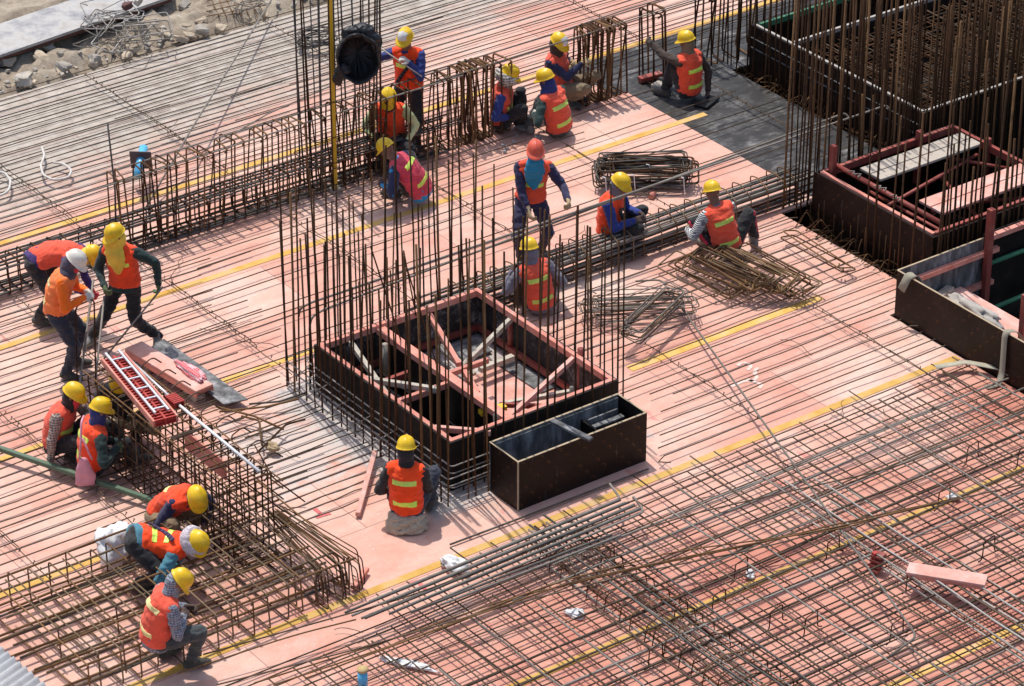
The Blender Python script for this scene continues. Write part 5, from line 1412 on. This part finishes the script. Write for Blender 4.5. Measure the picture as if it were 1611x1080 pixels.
    for q, (sgn, ft) in enumerate(((-1, pos(lf)), (1, pos(rf)))):
        ft = V(ft); 
        if len(lf if sgn < 0 else rf) == 2: ft.z = 0.0
        ft = ft + Z * (0.085 + 0.025)
        hip = P + rt * sgn * 0.088 * S - tan(0) * 0.02
        kp = knee[q] if knee is not None else (fw * 1.0 + Z * 0.9 + rt * sgn * 0.35)
        if not isinstance(kp, Vector): kp = rt * kp[0] + fw * kp[1] + Z * kp[2]
        kn, an = ik(hip, ft, 0.42 * S, 0.405 * S, kp)
        legs.append((sgn, hip, kn, an))
    # ---- body: one continuous skin
    mb = MB()
    mb.ball(hp(0, -0.006, 0.022), (0.071, 0.09, 0.096), HM, 16, 12)
    mb.ball(hp(0, 0.028, -0.045), (0.058, 0.064, 0.072), HM)
    mb.capsule(hp(0, 0.082, 0.006), hp(0, 0.104, -0.022), 0.010, 0.015, 8)      # nose
    mb.capsule(hp(-0.034, 0.078, 0.022), hp(0.034, 0.078, 0.022), 0.013, 0.013, 8)   # brow
    mb.capsule(hp(-0.018, 0.088, -0.056), hp(0.018, 0.088, -0.056), 0.009, 0.009, 8)   # lips
    mb.ball(hp(0, 0.075, -0.092), 0.022)
    for s_ in (-1, 1): mb.ball(hp(0.076 * s_, -0.008, -0.005), (0.011, 0.024, 0.034), HM, 8, 6)
    mb.capsule(hp(0, -0.015, -0.05), spine(0.98), 0.056, 0.062)
    mb.loft(rings(TORSO, -0.035), 14)
    for sgn, sh, el, wr in arms:
        mb.capsule(spine(0.86), sh, 0.06, 0.042); mb.capsule(sh, el, 0.040, 0.034); mb.capsule(el, wr, 0.034, 0.024)
        if glove is None:
            d = (wr - el).normalized(); nrm = (fw * 0.2 - rt * sgn * 0.9 - Z * 0.4)
            hand(mb, wr, (d + fw * 0.15 - Z * 0.1), nrm, -sgn, cur, 0.0015)
    for sgn, hip, kn, an in legs:
        mb.capsule(hip, kn, 0.06, 0.045); mb.capsule(kn, an, 0.042, 0.032)
    link("body", remesh(mb, "body", 0.0085, 3), C_SKIN, root)
    for s_ in (-1, 1): MB().ball(hp(0.031 * s_, 0.083, 0.0), (0.012, 0.006, 0.007), HM, 8, 6).build("eye", M_EYE, root)
    if glove is not None:
        for sgn, sh, el, wr in arms:
            g = MB(); d = (wr - el).normalized()
            nrm = (fw * 0.2 - rt * sgn * 0.9 - Z * 0.4)
            g.capsule(wr - d * 0.05, wr + d * 0.02, 0.036, 0.033)
            hand(g, wr, (d + fw * 0.15 - Z * 0.1), nrm, -sgn, cur, 0.004)
            link("glove", remesh(g, "glove", 0.0075, 2), glove, root)
    # ---- shirt
    mb = MB(); mb.loft(rings(TORSO, -0.004))
    for sgn, sh, el, wr in arms:
        mb.capsule(spine(0.84) + x9 * sgn * 0.1, sh, 0.074, 0.068); mb.capsule(sh, el, 0.070, 0.056); mb.capsule(el, wr, 0.055, 0.041)
    if sleeve is None: link("shirt", remesh(mb, "shirt", 0.0125, 3, 0.022, 12, seed), shirt, root)
    else:
        link("shirt", remesh(mb, "shirt", 0.013, 3, 0.012, 11, seed), shirt, root)
        for sgn, sh, el, wr in arms:
            a = MB(); a.capsule(sh, el, 0.074, 0.060); a.capsule(el, wr, 0.059, 0.044)
            link("sleeve", remesh(a, "sleeve", 0.012, 3, 0.012, 11, seed + sgn), sleeve, root)
    # ---- trousers
    mb = MB(); mb.loft(rings(((-0.2, 0.10, 0.09), (-0.1, 0.158, 0.125), (0.08, 0.155, 0.122), (0.16, 0.13, 0.1)), 0.008))
    for sgn, hip, kn, an in legs:
        mb.capsule(hip, kn, 0.100, 0.074); mb.capsule(kn, an + (an - kn).normalized() * 0.0, 0.074, 0.056)
    link("trousers", remesh(mb, "trousers", 0.013, 3, 0.03, 10, seed + 5), trousers, root)
    if side_stripe is not None:
        for sgn, hip, kn, an in legs:
            a = MB(); o_ = rt * sgn * 0.062
            a.capsule(hip + o_ * 1.35, kn + o_ * 0.95, 0.046, 0.032); a.capsule(kn + o_ * 0.95, an + o_ * 0.75, 0.032, 0.024)
            link("side_stripe", remesh(a, "side_stripe", 0.012, 2), side_stripe, root)
    if tail is not None:
        mb = MB(); mb.loft(rings(((-0.16, 0.165, 0.14), (-0.06, 0.175, 0.142), (0.12, 0.168, 0.136), (0.2, 0.14, 0.12)), 0.006))
        link("shirt_tail", remesh(mb, "shirt_tail", 0.013, 3, 0.014, 10, seed), tail, root)
    # ---- boots
    for sgn, hip, kn, an in legs:
        b = MB(); f = fw + rt * sgn * 0.22
        low = an - Z * 0.052
        b.capsule(an + (kn - an).normalized() * 0.05, an - Z * 0.03, 0.056, 0.055)
        b.capsule(low - f.normalized() * 0.045, low + f.normalized() * 0.06, 0.047, 0.05)
        b.capsule(low + f.normalized() * 0.06, low + f.normalized() * 0.165 - Z * 0.008, 0.048, 0.037)
        link("boot", remesh(b, "boot", 0.010, 2), boot, root)
    # ---- vest
    vm = None
    if vest is not None:
        mb = MB()
        mb.loft(rings(((-0.05, 0.16, 0.128), (0.0, 0.176, 0.142), (0.1, 0.172, 0.138), (0.28, 0.164, 0.13), (0.5, 0.168, 0.132), (0.72, 0.172, 0.132), (0.86, 0.158, 0.116), (0.95, 0.135, 0.095), (0.985, 0.105, 0.08)), 0.012), 28)
        for sgn in (-1, 1):
            mb.capsule(spine(0.93) + x9 * sgn * 0.06, spine(0.865) + x9 * sgn * 0.135, 0.078, 0.086)
        vmesh = remesh(mb, "safety_vest", 0.012, 3, 0.028, 9, seed + 9)
        vm = link("safety_vest", vmesh, vest, root)
        if stripes:
            face = stripes[0]
            for t in stripes[1:]:
                bm = bmesh.new(); bm.from_mesh(vmesh)
                d, x, f = frame(t); fwd = d.cross(x)
                want = fwd if face == 'front' else -fwd
                c = spine(t); hw = 0.027 * S
                for co, no in ((c - d * hw, -d), (c + d * hw, d), (c - x * 0.125, -x), (c + x * 0.125, x)):
                    geom = list(bm.verts) + list(bm.edges) + list(bm.faces)
                    bmesh.ops.bisect_plane(bm, geom=geom, plane_co=co, plane_no=no, clear_outer=True)
                dead = [fc for fc in bm.faces if fc.normal.dot(want) < 0.15 or (fc.calc_center_median() - c).length > 0.26]
                bmesh.ops.delete(bm, geom=dead, context='FACES')
                if not bm.faces: bm.free(); continue
                bm.normal_update()
                for v in bm.verts: v.co += v.normal * 0.005
                me = bpy.data.meshes.new("reflective_stripe"); bm.to_mesh(me); bm.free()
                me.materials.clear()
                me.polygons.foreach_set("use_smooth", [True] * len(me.polygons))
                so = link("reflective_stripe", me, stripe_mat, vm)
                so.matrix_parent_inverse = Matrix.Identity(4)
                sm_ = so.modifiers.new("thickness", 'SOLIDIFY'); sm_.thickness = 0.004
    # ---- head wear
    def cl(name, mb_, mat, vox=0.011, wr=0.012): link(name, remesh(mb_, name, vox, 3, wr, 14, seed), mat, root)
    if hood is not None:
        m_ = MB(); m_.ball(hp(0, -0.012, -0.03), (0.088, 0.102, 0.115), HM)
        m_.capsule(hp(0, -0.03, -0.06), spine(0.97), 0.094, 0.105); m_.capsule(spine(1.0) - x9 * 0.05, spine(1.0) + x9 * 0.05, 0.085, 0.085)
        cl("hood", m_, hood)
    if scarf is not None:
        m_ = MB(); m_.capsule(hp(0, 0.0, -0.07), spine(1.0), 0.082, 0.092)
        m_.ball(hp(0, -0.035, -0.03), (0.09, 0.078, 0.1), HM)
        cl("neck_scarf", m_, scarf)
    if mask is not None:
        m_ = MB(); m_.ball(hp(0, 0.036, -0.055), (0.07, 0.072, 0.07), HM); m_.capsule(hp(0, 0.05, -0.08), hp(0, 0.02, -0.16), 0.055, 0.06)
        cl("face_scarf", m_, mask)
    if drape is not None:
        m_ = MB(); m_.ball(hp(0, 0.012, -0.045), (0.09, 0.096, 0.105), HM)
        a0 = hp(0, 0.06, -0.08); b0 = spine(0.62) + (N - P).normalized().cross(x9) * 0.0 + fw * 0.14
        x_ = x9
        m_.loft([(a0, x_ * 0.1, lf_ * 0.06), ((a0 + b0) / 2 + fw * 0.02, x_ * 0.125, fw * 0.045), (b0, x_ * 0.10, fw * 0.035), (b0 - Z * 0.13, x_ * 0.02, fw * 0.015)])
        m_.capsule(hp(0, -0.02, -0.05), spine(1.0), 0.09, 0.085)
        cl("draped_scarf", m_, drape, 0.011, 0.022)
    if brim_cloth is not None:
        m_ = MB(); m_.loft([(hp(0, -0.02, 0.03), hr * 0.12, lf_ * 0.15), (hp(0, -0.015, -0.03), hr * 0.15, lf_ * 0.17), (hp(0, -0.02, -0.09), hr * 0.14, lf_ * 0.15)])
        cl("neck_flap", m_, brim_cloth)
    ho = bpy.data.objects.new("hard_hat", HAT.copy()); ho.data.materials.append(hat); COL.objects.link(ho)
    ho.parent = root; ho.matrix_parent_inverse = Matrix.Translation(-root.location)
    tilt = Matrix.Rotation(R_(-5 + hat_back), 4, 'X')
    ho.matrix_basis = Matrix.Translation(hp(0, -0.002, 0.036)) @ HM.to_4x4() @ tilt @ Matrix.Diagonal((.98, .97, 1.02, 1))
    if patch:
        bm = bmesh.new(); bm.from_mesh(HAT)
        dead = [f for f in bm.faces if not (f.calc_center_median().y > 0.035 and abs(f.calc_center_median().x) < 0.062 and 0.025 < f.calc_center_median().z < 0.115 and f.normal.y > 0.1)]
        bmesh.ops.delete(bm, geom=dead, context='FACES')
        for v in bm.verts: v.co += v.normal * 0.002
        me = bpy.data.meshes.new("front_sticker"); bm.to_mesh(me); bm.free()
        me.polygons.foreach_set("use_smooth", [True] * len(me.polygons))
        st = link("front_sticker", me, M_WHITE); st.parent = ho
    if strap is not None:
        m_ = MB(); pts = []
        for k in range(9):
            t = 0.92 - 0.8 * k / 8; d, x, f = frame(max(t, 0.02)); bk = -d.cross(x)
            bk = bk if strap[1] == 'back' else -bk
            pts.append(spine(t) + x * (0.12 - 0.24 * k / 8) * strap[2] + bk * 0.152)
        for i in range(len(pts) - 1): m_.beam(pts[i], pts[i + 1], 0.045, 0.012, (pts[i] - spine(0.9 - 0.8 * i / 8)))
        m_.build("strap", strap[0], root)
    return dict(root=root, P=P, N=N, hands=[a[3] for a in arms], el=[a[2] for a in arms], spine=spine, fw=fw, rt=rt, head=Hc)

person("worker in blue shirt and orange vest standing behind the tall stirrup row holding a stick", (645, 229), 195, 0.86,
       (637, 36, .06), (637, 103, .28), (584, 76, .12), (656, 228), (633, 228), (203, 14), C_ROYAL, None, C_BLACK,
       stripes=('front', 0.66), glove=C_GLOVEW, strap=(C_BLACK, 'front', -1), patch=True)
person("worker with pale lime sleeves crouched behind the rusty stirrups below the standing worker", (617, 252), 182, 0.33,
       (613, 176, .1), (641, 232, .25), (588, 232, .25), (635, 256), (603, 256), (185, 40), C_BLACK, C_PALEG, C_BLACK,
       stripes=None, glove=C_GLOVEB, mask=C_VESTP, scarf=C_BLACK)
person("squatting worker in a crimson vest with a bright blue shirt tail", (661, 322), 300, 0.22,
       (608, 238, .02), (598, 296, .12), (612, 300, -.1), (622, 312), (640, 306), (300, 35), C_SKY, C_NAVY, C_BLACK, C_VESTP,
       stripes=('back', 0.72, 0.28), stripe_mat=C_STRIPE, tail=C_SKY, glove=C_GLOVEB)
person("sitting worker with a floral neck cloth hanging from the yellow helmet", (790, 203), 100, 0.15,
       (797, 118, .08), (775, 196, .0), (805, 192, .18), (822, 192), (818, 201), (95, 24), C_ROYAL, None, C_BLACK,
       stripes=('front', 0.45), glove=C_GLOVEG, scarf=C_FLORAL, hood=None, brim_cloth=C_FLORAL)
person("sitting worker in dark blue hood and green shirt seen from behind", (880, 214), 318, 0.14,
       (857, 121, -.02), (838, 186, .05), (850, 178, -.2), (832, 211), (846, 190), (292, 15), C_DKGREEN, None, C_JEANSG,
       stripes=('back', 0.62, 0.2), glove=C_GLOVEW, hood=C_BLUEH, boot=C_BOOTG)
person("squatting worker in khaki trousers reaching out to the hanging stirrups", (884, 166), 120, 0.27,
       (873, 70, .05), (905, 104, -.05), (923, 101, .1), (905, 160), (897, 169), (125, 25), C_NAVY, None, C_KHAKI,
       stripes=None, scarf=C_DKBROWN, patch=True, hat=H_YEL, glove=C_GLOVE)
person("worker sitting on black boards with one arm raised to a stirrup", (1084, 156), 318, 0.15,
       (1082, 73, -.02), (1019, 64, -.33), (1116, 150, -.02), (1046, 153), (1050, 138), (300, 12), C_DKBROWN, None, C_BLACK,
       stripes=('back', 0.6, 0.2), glove=C_GLOVEB, scarf=C_KHAKI)
person("standing worker in red helmet with a cyan scarf down to the chest", (834, 411), 176, 0.85,
       (845, 226, .1), (898, 322, .3), (833, 341, .33), (852, 402), (820, 414), (178, 4), C_DPURP, None, C_DPURP,
       stripes=('front', 0.5), hat=H_RED, drape=C_CYAN, glove=C_GLOVE)
person("squatting worker in blue shirt tying the heavy bar bundle with dark hands", (958, 392), 112, 0.28,
       (972, 288, .1), (1012, 342, .08), (1004, 352, .2), (988, 378), (978, 392), (112, 24), C_ROYAL, None, C_BLACK,
       stripes=('front', 0.2), glove=C_GLOVEB, scarf=C_GREY, strap=(C_BLACK, 'front', 1))
person("squatting worker with black and white striped sleeves and pink striped trousers", (1142, 410), 338, 0.22,
       (1122, 313, -.1), (1078, 366, -.18), (1100, 360, -.35), (1112, 392), (1186, 388), (335, 20), C_GREY, C_STRIPES, C_BLACK,
       stripes=('back', 0.62, 0.16), glove=C_GLOVE, side_stripe=C_VESTP, knee=((-0.7, 0.6, 0.9), (0.9, 0.5, 0.8)), boot=C_BOOTG)
person("sitting worker in lavender grey shirt at the corner of the core form", (851, 492), 342, 0.15,
       (829, 384, -.05), (800, 428, -.15), (880, 445, -.3), (815, 478), (868, 462), (330, 12), C_GREY, None, C_DKBROWN,
       stripes=('back', 0.66, 0.2), glove=C_GLOVEB, tail=C_GREY, scarf=C_GREY)
person("wide standing worker in yellow head cloth and dark green shirt", (203, 545), 196, 0.83,
       (184, 374, .08), (255, 452, .05), (163, 459, .2), (249, 541), (146, 541), (238, 18), C_DKGREEN, None, C_BLACK,
       stripes=('front', 0.66), drape=C_YELC, glove=C_GLOVEG, tail=C_DKGREEN, boot=C_BOOTG, knee=((0.3, .5, .2), (-0.3, .5, .2)))
person("standing worker in white helmet and orange shirt gripping a bent bar", (98, 592), 98, 0.87,
       (117, 400, .04), (143, 466, -.03), (139, 474, .1), (118, 577), (106, 598), (100, 35), C_ORANGE, None, C_JEANS, C_VESTO,
       stripes=('back', 0.62, 0.22), stripe_mat=C_STRIPEP, hat=H_WHITE, hood=C_GREYS, mask=C_REDC, glove=C_GLOVEW)
person("bent over worker in purple shirt beside the white helmet", (64, 508), 95, 0.82,
       (147, 405, .0), (144, 462, -.1), (146, 470, .15), (78, 494), (62, 512), (105, 60), C_PURP, None, C_BLACK,
       stripes=None, glove=C_REDC, tail=C_PURP, scarf=C_YELC)
person("squatting worker in brown plaid shirt with a red face scarf", (92, 725), 112, 0.24,
       (115, 615, .06), (182, 666, -.1), (78, 732, .22), (130, 712), (112, 728), (100, 22), C_PLAID, None, C_BLACK,
       stripes=('front', 0.42), mask=C_REDC, scarf=C_BLACK, glove=C_GLOVE, elbow=(0.5, -0.1, -0.6))
person("squatting worker in blue neck scarf with a pink bag on the back", (146, 752), 62, 0.2,
       (157, 636, .03), (196, 702, -.1), (190, 712, .1), (205, 722), (212, 730), (66, 15), C_DKGREEN, None, C_BLACK,
       stripes=('back', 0.7, 0.24), scarf=C_BLUEH, tail=C_DKGREEN, glove=C_GLOVEG)
person("mostly hidden worker in dark clothes crouching under the red tray", (186, 690), 175, 0.26,
       (187, 622, .1), (213, 672, .25), (180, 668, .25), (212, 686), (182, 686), (180, 40), C_BLACK, None, C_KHAKI, None,
       stripes=None, glove=C_GLOVE)
person("crouching worker in navy shirt and khaki trousers with bowed yellow helmet", (258, 848), 146, 0.32,
       (282, 795, .14), (322, 834, .15), (286, 850, .3), (304, 842), (278, 858), (150, 52), C_NAVY, None, C_KHAKI,
       stripes=('back', 0.55), stripe_mat=C_STRIPEP, glove=None)
person("bent over worker in teal shirt with a purple strap across the vest", (222, 930), 102, 0.62,
       (305, 862, .05), (262, 905, -.15), (285, 905, .15), (238, 926), (216, 934), (128, 58), C_TEAL, None, C_BLACK,
       stripes=('back', 0.66, 0.26), strap=(C_STRAP, 'back', 1), tail=C_TEAL, brim_cloth=C_LACE, glove=C_GLOVE, scarf=C_LACE)
person("worker in grey denim sitting on the low bar cage with legs down", (250, 1068), 62, 0.5,
       (272, 922, -.02), (300, 960, -.25), (292, 972, -.1), (262, 1036), (302, 1052), (85, 50), C_PLAIDB, None, C_JEANSG,
       stripes=('back', 0.7, 0.22), stripe_mat=C_STRIPEP, tail=C_PLAIDB, scarf=C_PLAIDB, glove=C_GLOVEB)
person("worker sitting on a beige sack facing the core form", (641, 826), 8, 0.24,
       (638, 702, -.02), (624, 778, -.22), (666, 775, -.3), (624, 800), (676, 803), (5, 12), C_BLACK, None, C_JEANS,
       stripes=('back', 0.68, 0.22), glove=C_GLOVEB, scarf=C_BLACK, knee=((-0.4, .8, 1), (0.5, .8, 1)))
